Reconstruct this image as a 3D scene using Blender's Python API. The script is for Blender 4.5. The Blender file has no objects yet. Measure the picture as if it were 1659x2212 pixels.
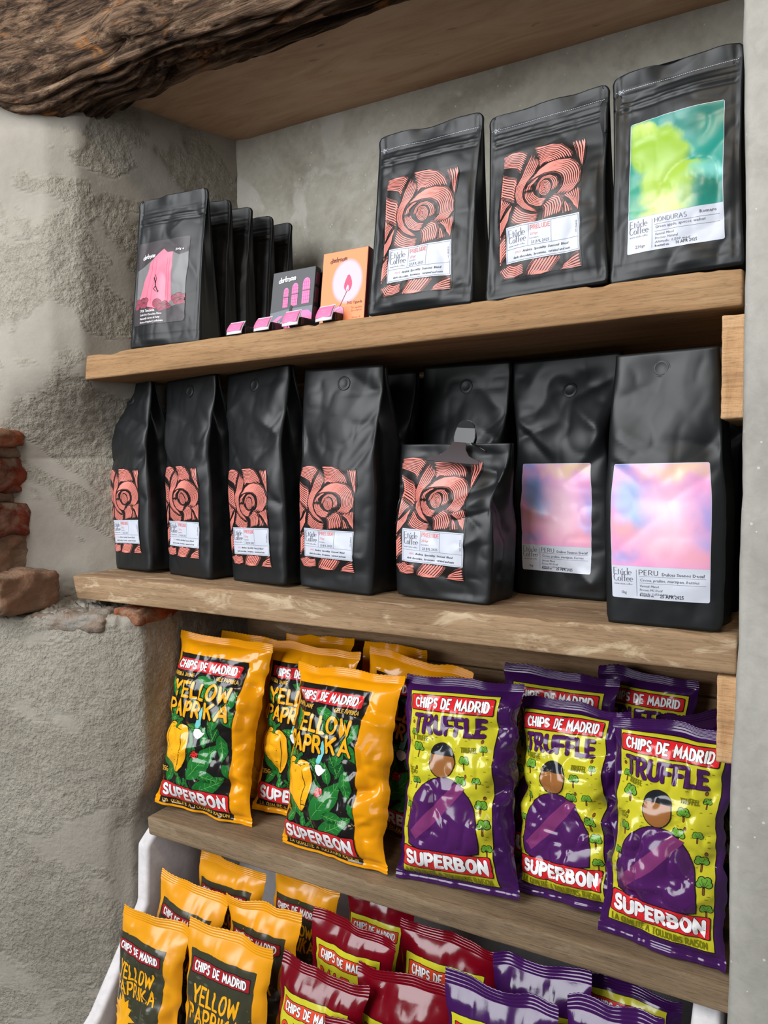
import bpy, bmesh, math, random
import numpy as np
from mathutils import Vector, Matrix, Euler
from mathutils.geometry import tessellate_polygon

scene = bpy.context.scene
COL = scene.collection
R = math.radians

# ------------------------------------------------------------------ camera
cam_data = bpy.data.cameras.new('camera')
cam = bpy.data.objects.new('camera', cam_data)
COL.objects.link(cam)
scene.camera = cam
cam_data.sensor_fit = 'HORIZONTAL'
cam_data.sensor_width = 36.0
cam_data.lens = 36.0 * 1660.0 / 1659.0
cam_data.clip_start = 0.02
_y, _p, _r = R(30.0), R(-3.0), R(-0.5)
_f = Vector((-math.sin(_y) * math.cos(_p), math.cos(_y) * math.cos(_p), math.sin(_p)))
_rt = Vector((math.cos(_y), math.sin(_y), 0.0))
_up = _rt.cross(_f)
_R = _rt * math.cos(_r) + _up * math.sin(_r)
_U = -_rt * math.sin(_r) + _up * math.cos(_r)
_m = Matrix(((_R.x, _U.x, -_f.x), (_R.y, _U.y, -_f.y), (_R.z, _U.z, -_f.z)))
cam.matrix_world = Matrix.Translation((1.0618, -0.8641, 0.1746)) @ _m.to_4x4()

# ------------------------------------------------------------------ light
world = bpy.data.worlds.new('room_light')
scene.world = world
world.use_nodes = True
bg = world.node_tree.nodes['Background']
bg.inputs['Color'].default_value = (0.93, 0.97, 1.0, 1)
bg.inputs['Strength'].default_value = 0.07

def area_light(name, loc, target, sx, sy, power, color):
    d = bpy.data.lights.new(name, 'AREA')
    d.shape = 'RECTANGLE'
    d.size, d.size_y = sx, sy
    d.energy = power
    d.color = color
    o = bpy.data.objects.new(name, d)
    COL.objects.link(o)
    o.location = loc
    o.rotation_euler = (Vector(target) - Vector(loc)).to_track_quat('-Z', 'Y').to_euler()
    return o

area_light('shop_window_light', (-0.40, -2.3, 1.25), (0.45, 0.1, 0.0), 1.8, 2.3, 120, (0.96, 0.98, 1.0))
area_light('side_light', (2.9, -2.0, 0.9), (0.5, 0.1, 0.1), 0.9, 1.4, 14, (1.0, 0.98, 0.95))  # weak side light from the right, its source unseen
area_light('ceiling_lamp_light', (1.1, -1.5, 2.0), (0.6, 0.0, -0.3), 0.25, 0.25, 9, (1.0, 0.80, 0.58))

scene.view_settings.view_transform = 'Standard'
scene.view_settings.look = 'None'
scene.view_settings.gamma = 1.0
scene.view_settings.use_curve_mapping = False
scene.view_settings.exposure = 0.0

# ------------------------------------------------------------------ numeric helpers
def _hash(ix, iy, iz, seed):
    h = (ix.astype(np.int64) * 374761393 + iy.astype(np.int64) * 668265263 + iz.astype(np.int64) * 2147483647 + seed * 1274126177) & 0xffffffff
    h = ((h ^ (h >> 13)) * 1274126177) & 0xffffffff
    h = h ^ (h >> 16)
    return (h & 0xffffff) / float(0xffffff)

def vnoise(P, seed=0):
    P = np.asarray(P, float)
    I = np.floor(P).astype(np.int64)
    F = P - I
    F = F * F * (3 - 2 * F)
    out = 0
    for dx in (0, 1):
        wx = F[..., 0] if dx else 1 - F[..., 0]
        for dy in (0, 1):
            wy = F[..., 1] if dy else 1 - F[..., 1]
            for dz in (0, 1):
                wz = F[..., 2] if dz else 1 - F[..., 2]
                out = out + wx * wy * wz * _hash(I[..., 0] + dx, I[..., 1] + dy, I[..., 2] + dz, seed)
    return out

def fbm(P, octaves=4, seed=0, gain=0.5):
    P = np.asarray(P, float)
    s, a, tot = 0, 1.0, 0
    for o in range(octaves):
        s = s + a * vnoise(P * (2.03 ** o), seed + o * 17)
        tot += a
        a *= gain
    return s / tot

def ridge(P, seed=0):
    return 1 - np.abs(2 * vnoise(P, seed) - 1)

def sstep(a, b, x):
    t = np.clip((np.asarray(x, float) - a) / (b - a), 0, 1)
    return t * t * (3 - 2 * t)

def p3(a, b, c=None):
    a = np.asarray(a, float)
    c = np.zeros_like(a) if c is None else np.broadcast_to(c, a.shape)
    return np.stack([a, np.broadcast_to(b, a.shape), c], -1)

# ------------------------------------------------------------------ scene helpers
def mesh_obj(name, verts, faces, mats, parent=None, fmats=None, smooth=True, normals=None, uv=None):
    me = bpy.data.meshes.new(name)
    me.from_pydata([tuple(map(float, v)) for v in verts], [], [tuple(map(int, f)) for f in faces])
    if not isinstance(mats, (list, tuple)):
        mats = [mats]
    for m in mats:
        me.materials.append(m)
    if fmats is not None:
        me.polygons.foreach_set('material_index', np.asarray(fmats, np.int32))
    me.polygons.foreach_set('use_smooth', np.full(len(me.polygons), smooth, bool))
    if uv is not None:
        lay = me.uv_layers.new(name='map')
        li = np.empty(len(me.loops), np.int32)
        me.loops.foreach_get('vertex_index', li)
        lay.data.foreach_set('uv', np.asarray(uv, np.float32)[li].ravel())
    me.update()
    if normals is not None:
        me.normals_split_custom_set_from_vertices([tuple(n) for n in normals])
    o = bpy.data.objects.new(name, me)
    COL.objects.link(o)
    if parent is not None:
        o.parent = parent
    return o

def tag(o, label=None, cat=None, group=None, kind=None):
    if label: o['label'] = label
    if cat: o['category'] = cat
    if group: o['group'] = group
    if kind: o['kind'] = kind
    return o

def thing(name, label, cat, loc=(0, 0, 0), rot=(0, 0, 0), group=None):
    o = bpy.data.objects.new(name, None)
    o.empty_display_size = 0.02
    COL.objects.link(o)
    o.location = loc
    o.rotation_euler = rot
    return tag(o, label, cat, group)

def grid_faces(nr, nc, wrap=False, off=0, flip=False):
    f = []
    for j in range(nr - 1):
        for i in range(nc if wrap else nc - 1):
            a = off + j * nc + i
            b = off + j * nc + (i + 1) % nc
            q = (a, b, b + nc, a + nc)
            f.append(q[::-1] if flip else q)
    return f

def rbox(lo, hi, rad=0.003, n=(8, 8, 8), amp=0.0, scale=30.0, seed=0, disp=None):
    """rounded, slightly uneven box: verts, faces"""
    lo, hi = np.array(lo, float), np.array(hi, float)
    idx, verts, faces = {}, [], []
    c, h = (lo + hi) / 2, (hi - lo) / 2
    def ax(k):
        t = np.linspace(-1, 1, n[k] + 1)
        e = min(0.9, rad / max(h[k], 1e-6))
        return sorted(set(np.round(np.concatenate([t * (1 - e), [-1, 1, -1 + e * .35, 1 - e * .35]]), 6)))
    A = [ax(0), ax(1), ax(2)]
    def vid(p):
        k = tuple(np.round(p, 6))
        if k not in idx:
            idx[k] = len(verts)
            verts.append(p)
        return idx[k]
    for d in range(3):
        e1, e2 = (d + 1) % 3, (d + 2) % 3
        for s in (-1, 1):
            for i in range(len(A[e1]) - 1):
                for j in range(len(A[e2]) - 1):
                    q = []
                    for (a, b) in ((i, j), (i + 1, j), (i + 1, j + 1), (i, j + 1)):
                        p = [0, 0, 0]
                        p[d], p[e1], p[e2] = s, A[e1][a], A[e2][b]
                        q.append(vid(tuple(p)))
                    faces.append(q if s > 0 else q[::-1])
    V = np.array(verts) * h
    inner = np.clip(V, -(h - rad), h - rad)
    d = V - inner
    L = np.linalg.norm(d, axis=1, keepdims=True)
    nrm = np.where(L > 1e-9, d / np.maximum(L, 1e-9), 0)
    V = inner + nrm * rad + c
    if amp:
        V = V + nrm * ((fbm(V * scale + seed * 7.3, 4, seed) - 0.5) * 2 * amp)[:, None]
    if disp is not None:
        V = disp(V, nrm)
    return V, faces

# ------------------------------------------------------------------ materials
MATS = {}
class NT:
    def __init__(self, name):
        self.m = bpy.data.materials.new(name)
        self.m.use_nodes = True
        self.t = self.m.node_tree
        self.b = self.t.nodes['Principled BSDF']
    def n(self, typ, **kw):
        nd = self.t.nodes.new(typ)
        for k, v in kw.items():
            if k in nd.inputs:
                self.put(nd.inputs[k], v)
            else:
                setattr(nd, k, v)
        return nd
    def put(self, sock, v):
        if isinstance(v, bpy.types.NodeSocket):
            self.t.links.new(v, sock)
        else:
            sock.default_value = v
    def noise(self, vec, scale, detail=4, rough=.5, dist=0):
        nd = self.n('ShaderNodeTexNoise')
        if vec is not None: self.put(nd.inputs['Vector'], vec)
        self.put(nd.inputs['Scale'], scale); self.put(nd.inputs['Detail'], detail)
        self.put(nd.inputs['Roughness'], rough); self.put(nd.inputs['Distortion'], dist)
        return nd.outputs['Fac']
    def mapping(self, vec, scale=(1, 1, 1), loc=(0, 0, 0), rot=(0, 0, 0)):
        nd = self.n('ShaderNodeMapping')
        self.put(nd.inputs['Vector'], vec)
        nd.inputs['Scale'].default_value = scale
        nd.inputs['Location'].default_value = loc
        nd.inputs['Rotation'].default_value = rot
        return nd.outputs['Vector']
    def ramp(self, fac, stops):
        nd = self.n('ShaderNodeValToRGB')
        self.put(nd.inputs['Fac'], fac)
        e = nd.color_ramp.elements
        while len(e) < len(stops): e.new(0.5)
        for el, (p, c) in zip(e, stops):
            el.position = p
            el.color = (c, c, c, 1) if isinstance(c, (int, float)) else tuple(c) + (1,)
        return nd.outputs['Color']
    def math(self, op, a, b=0.0, clamp=False):
        nd = self.n('ShaderNodeMath', operation=op)
        nd.use_clamp = clamp
        self.put(nd.inputs[0], a); self.put(nd.inputs[1], b)
        return nd.outputs[0]
    def mix(self, fac, a, b, mode='MIX'):
        nd = self.n('ShaderNodeMixRGB', blend_type=mode)
        self.put(nd.inputs['Fac'], fac)
        for s, v in ((nd.inputs['Color1'], a), (nd.inputs['Color2'], b)):
            self.put(s, v if isinstance(v, bpy.types.NodeSocket) else tuple(v) + (1,))
        return nd.outputs['Color']
    def bump(self, height, strength=.5, distance=.002, normal=None):
        nd = self.n('ShaderNodeBump')
        self.put(nd.inputs['Height'], height)
        nd.inputs['Strength'].default_value = strength
        nd.inputs['Distance'].default_value = distance
        if normal is not None: self.put(nd.inputs['Normal'], normal)
        return nd.outputs['Normal']
    def obj(self):
        return self.n('ShaderNodeTexCoord').outputs['Object']
    def uv(self):
        return self.n('ShaderNodeTexCoord').outputs['UV']
    def sep(self, vec):
        nd = self.n('ShaderNodeSeparateXYZ')
        self.put(nd.inputs[0], vec)
        return nd.outputs
    def out(self, color=None, rough=None, normal=None, **kw):
        b = self.b
        if color is not None: self.put(b.inputs['Base Color'], color if isinstance(color, bpy.types.NodeSocket) else tuple(color) + (1,))
        if rough is not None: self.put(b.inputs['Roughness'], rough)
        if normal is not None: self.put(b.inputs['Normal'], normal)
        for k, v in kw.items():
            self.put(b.inputs[k.replace('_', ' ')], v)
        return self.m

def srgb(*c):
    if len(c) == 1: c = c[0]
    return tuple(((v / 255) / 12.92 if v / 255 <= .04045 else ((v / 255 + .055) / 1.055) ** 2.4) for v in c)

def flat(key, rgb, rough=.45, **kw):
    if key not in MATS:
        t = NT(key)
        MATS[key] = t.out(srgb(rgb), rough, **kw)
    return MATS[key]

def film(key, rgb, rough=.3, bump=.25, scale=55, spec=.5, coat=0.0, distance=.0015):
    """wrapping film: smooth sheen broken up by fine creases"""
    if key in MATS: return MATS[key]
    t = NT(key)
    v = t.obj()
    n1 = t.noise(v, scale, 3, .5, .6)
    n2 = t.noise(v, scale * 4.5, 2, .5, .2)
    hgt = t.math('ADD', t.math('MULTIPLY', n1, 1.0), t.math('MULTIPLY', n2, .15))
    nr = t.bump(hgt, bump, distance)
    rr = t.math('ADD', t.math('MULTIPLY', t.noise(v, 14, 2), .16), rough - .08)
    MATS[key] = t.out(srgb(rgb), rr, nr, Specular_IOR_Level=spec, Coat_Weight=coat, Coat_Roughness=.12)
    return MATS[key]

def wood(key, stops, grain=(2.2, 42, 42), rough=.7, bump=.35, pale=None, seed=0., ring=.6):
    if key in MATS: return MATS[key]
    t = NT(key)
    v = t.obj()
    mv = t.mapping(v, grain, (seed, seed * .7, seed * .3))
    big = t.noise(t.mapping(v, (1.2, 9, 9), (seed, 0, 0)), 2.4, 5, .6, .8)
    fine = t.noise(mv, 3.2, 9, .68, .35)
    lines = t.noise(t.mapping(v, (1.6, 110, 110), (0, seed, 0)), 2.4, 5, .66, .2)
    pores = t.ramp(t.noise(t.mapping(v, (36, 330, 330), (seed, 0, 0)), 1.6, 3, .6), [(.34, .55), (.47, 1.0)])
    f = t.math('ADD', t.math('MULTIPLY', big, ring), t.math('MULTIPLY', fine, 1.0 - ring))
    col = t.ramp(f, stops)
    dark = t.ramp(lines, [(.30, .42), (.50, 1.0)])
    col = t.mix(.55, col, dark, 'MULTIPLY')
    col = t.mix(.6, col, pores, 'MULTIPLY')
    if pale:
        pm = t.ramp(t.noise(t.mapping(v, (5, 16, 16), (seed * 2, 0, 0)), 2.6, 7, .7, .5), [(pale[1], 0.0), (pale[1] + .10, 1.0)])
        col = t.mix(t.math('MULTIPLY', pm, pale[2]), col, pale[0])
    h = t.math('ADD', fine, t.math('MULTIPLY', lines, .6))
    MATS[key] = t.out(col, rough, t.bump(h, bump, .0022), Specular_IOR_Level=.3)
    return MATS[key]

def plaster(key, stops, rough_lo=.47, rough_hi=.56, bump=.9, seed=0., speck=True, scale=1.0, patchy=None):
    t = NT(key)
    v = t.obj()
    vs = t.mapping(v, (1, 1, 1), (seed, seed, seed))
    base = t.noise(vs, 4.5 * scale, 6, .55, .2)
    col = t.ramp(base, stops)
    mask = t.ramp(t.noise(vs, 6.0 * scale, 5, .6, .5), [(rough_lo, 0.0), (rough_hi, 1.0)])
    grit = t.noise(vs, 260, 5, .7)
    mid = t.noise(vs, 70, 5, .62, .4)
    trowel = t.noise(t.mapping(vs, (1, 1, 1.6), rot=(0.5, 0.4, 0.9)), 9, 4, .5, .25)
    col = t.mix(t.math('MULTIPLY', mask, .42), col, t.mix(1.0, col, srgb(172, 164, 148), 'MULTIPLY'))
    col = t.mix(.5, col, t.ramp(mid, [(.25, .70), (.62, 1.06)]), 'MULTIPLY')
    if patchy:
        pm = t.ramp(t.noise(vs, 8, 5, .55, .4), [(.57, 0.0), (.62, 1.0)])
        col = t.mix(t.math('MULTIPLY', pm, .5), col, patchy)
    if speck:
        vo = t.n('ShaderNodeTexVoronoi')
        t.put(vo.inputs['Vector'], vs); vo.inputs['Scale'].default_value = 55
        sp = t.math('LESS_THAN', vo.outputs['Distance'], .075)
        col = t.mix(t.math('MULTIPLY', sp, .6), col, srgb(214, 212, 205))
    gm = t.math('MULTIPLY', grit, t.math('ADD', t.math('MULTIPLY', mask, .85), .12))
    h = t.math('ADD', t.math('ADD', t.math('MULTIPLY', gm, .8), t.math('MULTIPLY', mid, t.math('ADD', t.math('MULTIPLY', mask, .9), .22))), t.math('MULTIPLY', trowel, .8))
    MATS[key] = t.out(col, .92, t.bump(h, bump, .0042), Specular_IOR_Level=.15)
    return MATS[key]
# ------------------------------------------------------------------ the niche
SH1 = lambda x: 0.371 + 0.009 * x      # top of each shelf board
SH2 = lambda x: 0.003 - 0.003 * x
SH3 = lambda x: -0.382 + 0.006 * x

t = NT('grey_plaster')
v = t.obj()
pa = t.n('ShaderNodeAttribute', attribute_name='patch').outputs['Fac']
inv = t.math('SUBTRACT', 1.0, pa)
big = t.noise(v, 4.0, 5, .55, .2)
grain = t.noise(v, 185, 4, .62, .2)
mid_ = t.noise(v, 60, 4, .6, .3)
c = t.mix(pa, t.ramp(big, [(.30, srgb(141, 135, 123)), (.70, srgb(167, 161, 149))]), t.ramp(big, [(.30, srgb(144, 138, 128)), (.70, srgb(164, 158, 148))]))
c = t.mix(t.math('MULTIPLY', inv, .55), c, t.ramp(grain, [(.30, .62), (.58, 1.08)]), 'MULTIPLY')
c = t.mix(.25, c, t.ramp(mid_, [(.3, .78), (.62, 1.06)]), 'MULTIPLY')
h = t.math('ADD', t.math('MULTIPLY', grain, t.math('ADD', t.math('MULTIPLY', inv, .9), .07)), t.math('ADD', t.math('MULTIPLY', mid_, t.math('ADD', t.math('MULTIPLY', inv, .5), .12)), t.math('MULTIPLY', t.noise(t.mapping(v, (1, 1, 2.2), rot=(.4, .3, .8)), 11, 3, .5, .2), .30)))
M_WALL = t.out(c, .92, t.bump(h, .95, .0052), Specular_IOR_Level=.15)
M_BACK = plaster('back_plaster', [(.3, srgb(150, 146, 134)), (.5, srgb(170, 166, 154)), (.75, srgb(190, 186, 174))], .52, .66, .35, 3.3, True, .8, patchy=srgb(196, 194, 186))
M_PILLAR = plaster('pillar_plaster', [(.3, srgb(146, 144, 137)), (.5, srgb(166, 164, 157)), (.75, srgb(182, 180, 173))], .58, .74, .38, 8.1, True, .7)

# left wall: plan lines (x, y) for three heights, blended into one rough surface
def plan(pts, n):
    P = np.array(pts, float)
    d = np.r_[0, np.cumsum(np.hypot(*np.diff(P, axis=0).T))]
    t = np.linspace(0, d[-1], n)
    Q = np.stack([np.interp(t, d, P[:, 0]), np.interp(t, d, P[:, 1])], -1)
    for _ in range(20):
        Q[1:-1] = (Q[:-2] + 2 * Q[1:-1] + Q[2:]) / 4
    return Q

NS = 400
up = plan([(.092, .30), (.024, .072), (-.004, -.005), (-.04, -.036), (-.12, -.055), (-.45, -.085)], NS)
mid = plan([(.092, .30), (.0, .17), (-.09, .06), (-.15, .0), (-.22, -.045), (-.45, -.13)], NS)
low = plan([(.112, .30), (.106, .12), (.100, .012), (.055, -.022), (-.106, -.092), (-.42, -.225)], NS)
zs = np.concatenate([np.linspace(.95, .30, 150), np.linspace(.297, -.040, 110), np.linspace(-.044, -.058, 16), np.linspace(-.062, -1.05, 190)])
Z = np.repeat(zs[:, None], NS, 1)
wv = sstep(.20, .36, Z + (np.linspace(0, 1, NS)[None] - .5) * .06)[..., None]
XY = mid[None] * (1 - wv) + up[None] * wv
lw = (1 - sstep(-.059, -.043, Z + .010 * (fbm(p3(np.linspace(0, 30, NS)[None].repeat(len(zs), 0), 0.0), 3, 5) - .5)))[..., None]
XY = XY * (1 - lw) + low[None] * lw
XY = XY.copy(); XY[..., 0] -= .034 * sstep(-.30, -.43, Z) * sstep(-.06, .02, XY[..., 1])
V = np.concatenate([XY, Z[..., None]], -1)
dx = np.gradient(V, axis=1); dz = np.gradient(V, axis=0)
Nn = np.cross(dx, dz); Nn /= np.maximum(np.linalg.norm(Nn, axis=-1, keepdims=True), 1e-9)
if Nn[10, 200, 0] < 0: Nn = -Nn
arc_s = np.repeat(np.linspace(0, 1, NS)[None] * .62, len(zs), 0)
pq = p3((arc_s * .8 + Z * .6) * 9, (Z * .8 - arc_s * .6) * 15, 0)
pn = fbm(pq + .8 * fbm(pq * .7, 2, 71)[..., None], 4, 61, .55)
smooth_m = np.where(Z > -.05, sstep(.490, .545, pn), sstep(.60, .66, pn) * .8)
d = (fbm(V * 5, 3, 11) - .5) * .014 + (fbm(V * 18, 2, 21) - .5) * .0035 + smooth_m * .0026 + (1 - smooth_m) * (fbm(V * 95, 2, 31) - .5) * .0042
crk = np.exp(-(np.abs(Z - (.205 + .012 * (fbm(V * 14, 3, 3) - .5))) / .0035)) * sstep(-.2, .0, V[..., 0] + .02) * (Z > .1)
d = d - crk * .006
near = np.exp(-((Z + .05) / .03) ** 2)
d = d + near * (fbm(V * 60, 4, 41) - .5) * .016
V = V + Nn * d[..., None]
wall_left = mesh_obj('wall_left', V.reshape(-1, 3), grid_faces(len(zs), NS), M_WALL)
at_ = wall_left.data.attributes.new('patch', 'FLOAT', 'POINT')
at_.data.foreach_set('value', smooth_m.ravel().astype(np.float32))
tag(wall_left, 'grey roughcast plaster jamb wall with bricks showing through', kind='structure')

# back wall (plaster above the top shelf, planks below it)
xs = np.linspace(.05, 1.02, 130); zz = np.linspace(.30, .82, 70)
X, Z = np.meshgrid(xs, zz)
B = np.stack([X, .284 + (fbm(p3(X * 6, Z * 6), 3, 2) - .5) * .006, Z], -1)
corner = np.exp(-((X - .094) / .012) ** 2)
B[..., 1] -= corner * .006
wall_back = mesh_obj('wall_back', B.reshape(-1, 3), grid_faces(70, 130), M_BACK)
tag(wall_back, 'smooth grey plaster back wall of the niche', kind='structure')
M_PLANK = wood('plank_wood', [(.3, srgb(122, 94, 68)), (.5, srgb(160, 128, 95)), (.72, srgb(186, 156, 120))], seed=4.0, pale=(srgb(196, 180, 156), .60, .5))
edges = [.333, .248, .150, .052, -.052, -.140, -.232, -.335, -.44, -.56, -.70, -.86, -1.0]
for k in range(len(edges) - 1):
    v, f = rbox((.098, .262 + .002 * (k % 2), edges[k + 1] + .0012), (.985, .282, edges[k] - .0012), .002, (20, 1, 3), .0008, 14, k)
    mesh_obj('plank', v, f, M_PLANK, wall_back)

# plywood soffit
t = NT('plywood')
v = t.obj()
g = t.noise(t.mapping(v, (1.6, 7, 7), rot=(0, 0, .35)), 3.0, 8, .62, 1.6)
g2 = t.noise(t.mapping(v, (3, 60, 60), rot=(0, 0, .35)), 2, 5, .6, .3)
knot = t.ramp(t.noise(t.mapping(v, (16, 42, 10), rot=(0, 0, .6)), 1.1, 2, .5, .4), [(.70, 0.0), (.76, 1.0)])
c = t.ramp(g, [(.30, srgb(186, 148, 118)), (.50, srgb(204, 168, 138)), (.68, srgb(214, 182, 152))])
c = t.mix(.22, c, t.ramp(g2, [(.3, .72), (.6, 1.0)]), 'MULTIPLY')
c = t.mix(t.math('MULTIPLY', knot, .55), c, srgb(84, 58, 38))
M_PLY = t.out(c, .62, t.bump(g2, .12, .001), Specular_IOR_Level=.3)
v, f = rbox((-.06, -.04, .797), (1.05, .30, .815), .001, (14, 6, 1))
ceiling = mesh_obj('ceiling', v, f, M_PLY)
tag(ceiling, 'plywood soffit board closing the top of the niche', kind='structure')

# right pillar
def pil(V, n):
    o = (fbm(V * 7, 4, 9) - .5) * .008 + (fbm(V * 40, 3, 19) - .5) * .0022
    V = V + n * o[:, None]
    V[:, 0] += .004 * np.sin(V[:, 2] * 6.0)
    return V
v, f = rbox((.986, -.040, -1.05), (1.42, .34, .98), .010, (24, 14, 120), disp=pil)
wall_right = mesh_obj('wall_right', v, f, M_PILLAR)
tag(wall_right, 'pale grey plaster pillar beside the shelves', kind='structure')

# sill below
v, f = rbox((.10, -.26, -1.06), (.988, .28, -1.0), .004, (10, 4, 2), .001)
floor = mesh_obj('floor', v, f, M_PILLAR)
tag(floor, 'plaster sill at the foot of the niche', kind='structure')

# old beam
prof = plan([(.075, .99), (.070, .80), (.055, .786), (-.040, .782), (-.062, .80), (-.085, .88), (-.10, .99)], 150)
nx = 420
bx = np.linspace(-.75, 1.25, nx)
X = np.repeat(bx[:, None], 150, 1)
Y = np.repeat(prof[None, :, 0], nx, 0).copy()
Zb = np.repeat(prof[None, :, 1], nx, 0).copy()
S = np.repeat(np.linspace(0, 1, 150)[None], nx, 0)
low_w = sstep(.86, .775, Zb)
Zb += low_w * (-.036 * np.exp(-((X + .045) / .085) ** 2) - .020 * np.exp(-((X - .17) / .12) ** 2) + .012 * np.exp(-((X + .30) / .13) ** 2) + .012 * (fbm(p3(X * 9, 0.0), 3, 3) - .5) - .016 * sstep(.25, .45, X) * (Y < -.01) )
Y += -.045 * sstep(.10, -.15, X) * (S > .35) * sstep(.35, .6, S)
Y += -.030 * np.exp(-(((X - .20) / .06) ** 2 + ((Zb - .80) / .045) ** 2)) + (fbm(p3(X * 3, Zb * 6), 3, 8) - .5) * .025 * (Y < 0)
wav = S * 30 + .9 * fbm(p3(X * 3, S * 4), 2, 14) * 1.6 + 1.3 * np.exp(-(((X - .23) / .05) ** 2)) * np.sin(S * 22)
g1 = ridge(p3(X * 3.2, wav, 0), 51)
g2 = ridge(p3(X * 8, wav * 2.3, 3.3), 52)
g3 = fbm(p3(X * 26, wav * 3.1, 1.0), 3, 53)
under = sstep(.80, .786, Zb)
dd = (g1 ** 6) * -.014 * (.45 + under) + (g2 ** 6) * -.006 * (.4 + under) + (g3 - .5) * .006
BV = np.stack([X, Y, Zb], -1)
a = np.gradient(BV, axis=0); b = np.gradient(BV, axis=1)
bn = np.cross(a, b); bn /= np.maximum(np.linalg.norm(bn, axis=-1, keepdims=True), 1e-9)
if bn[200, 70, 2] > 0: bn = -bn
BV = BV + bn * dd[..., None]
t = NT('old_beam_wood')
v = t.obj()
w1 = t.noise(t.mapping(v, (1.3, 26, 26)), 2.2, 9, .7, .5)
w2 = t.noise(t.mapping(v, (2.6, 85, 85)), 2.0, 6, .68, .3)
pt = t.noise(t.mapping(v, (5, 9, 9), (2, 1, 0)), 2.0, 5, .6, .9)
c = t.ramp(w1, [(.35, srgb(36, 27, 22)), (.46, srgb(92, 71, 56)), (.58, srgb(148, 119, 95)), (.72, srgb(190, 163, 135))])
c = t.mix(t.ramp(pt, [(.60, 0.0), (.68, .75)]), c, srgb(190, 126, 66))
c = t.mix(t.ramp(pt, [(.28, .8), (.36, 0.0)]), c, srgb(196, 176, 150))
c = t.mix(.85, c, t.ramp(w2, [(.38, .16), (.54, 1.0)]), 'MULTIPLY')
h = t.math('ADD', t.math('MULTIPLY', w1, .8), w2)
M_BEAM = t.out(c, .85, t.bump(h, 1.0, .008), Specular_IOR_Level=.2)
beam = mesh_obj('lintel_beam', BV.reshape(-1, 3), grid_faces(nx, 150), M_BEAM)
tag(beam, 'weathered dark wooden lintel beam across the top of the niche', 'beam')

# exposed bricks of the jamb
def brick_mat(key, a, b, dust):
    t = NT(key)
    v = t.obj()
    n = t.noise(v, 26, 7, .65, .5)
    c = t.ramp(n, [(.32, a), (.58, b)])
    c = t.mix(t.ramp(t.noise(v, 17, 6, .7, .8), [(.44, 0.0), (.58, .9)]), c, dust)
    MATS[key] = t.out(c, .95, t.bump(t.noise(v, 120, 6, .7), .9, .004), Specular_IOR_Level=.1)
    return MATS[key]
BM = brick_mat('pale_mortar', srgb(120, 104, 92), srgb(148, 132, 118), srgb(150, 146, 138))
BR = brick_mat('red_brick', srgb(92, 36, 26), srgb(132, 66, 48), srgb(132, 114, 98))
BO = brick_mat('orange_brick', srgb(118, 50, 28), srgb(156, 80, 48), srgb(146, 120, 98))
BS = brick_mat('mortar_stone', srgb(98, 82, 66), srgb(140, 120, 100), srgb(150, 116, 94))
def rough_brick(lo, hi, m, seed, name='brick', rot=(0, 0, 0)):
    c = (np.array(lo) + np.array(hi)) / 2
    def ds(V, n):
        o = (fbm((V + c) * 28, 4, seed) - .5) * .020 + (fbm((V + c) * 95, 3, seed + 3) - .5) * .008
        return V + n * o[:, None]
    v, f = rbox(np.array(lo) - c, np.array(hi) - c, .009, (26, 14, 12), disp=ds)
    o = mesh_obj(name, v, f, m, wall_left)
    o.location = c
    o.rotation_euler = rot
    return o
# the broken edge, listed top to bottom
rough_brick((-.46, -.115, .233), (-.146, .0, .262), BO, 1, rot=(0, .06, .05))
rough_brick((-.46, -.105, .205), (-.164, .0, .230), BS, 2, 'mortar_lump')
rough_brick((-.46, -.105, .142), (-.160, .0, .206), BR, 3)
rough_brick((-.46, -.10, .124), (-.174, .0, .150), BS, 5, 'mortar_lump')
rough_brick((-.46, -.115, .070), (-.154, .0, .128), BR, 6)
rough_brick((-.46, -.10, .000), (-.160, .0, .075), BS, 7, 'mortar_lump')
rough_brick((-.46, -.135, -.052), (-.072, -.016, .012), BS, 8, 'stone', rot=(0, 0, .05))
rough_brick((.045, -.004, -.070), (.104, .125, -.043), BO, 10, rot=(0, 0, .02))
rough_brick((-.085, -.055, -.082), (.045, .02, -.051), BM, 12, 'mortar_lump', rot=(0, 0, .38))

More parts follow.
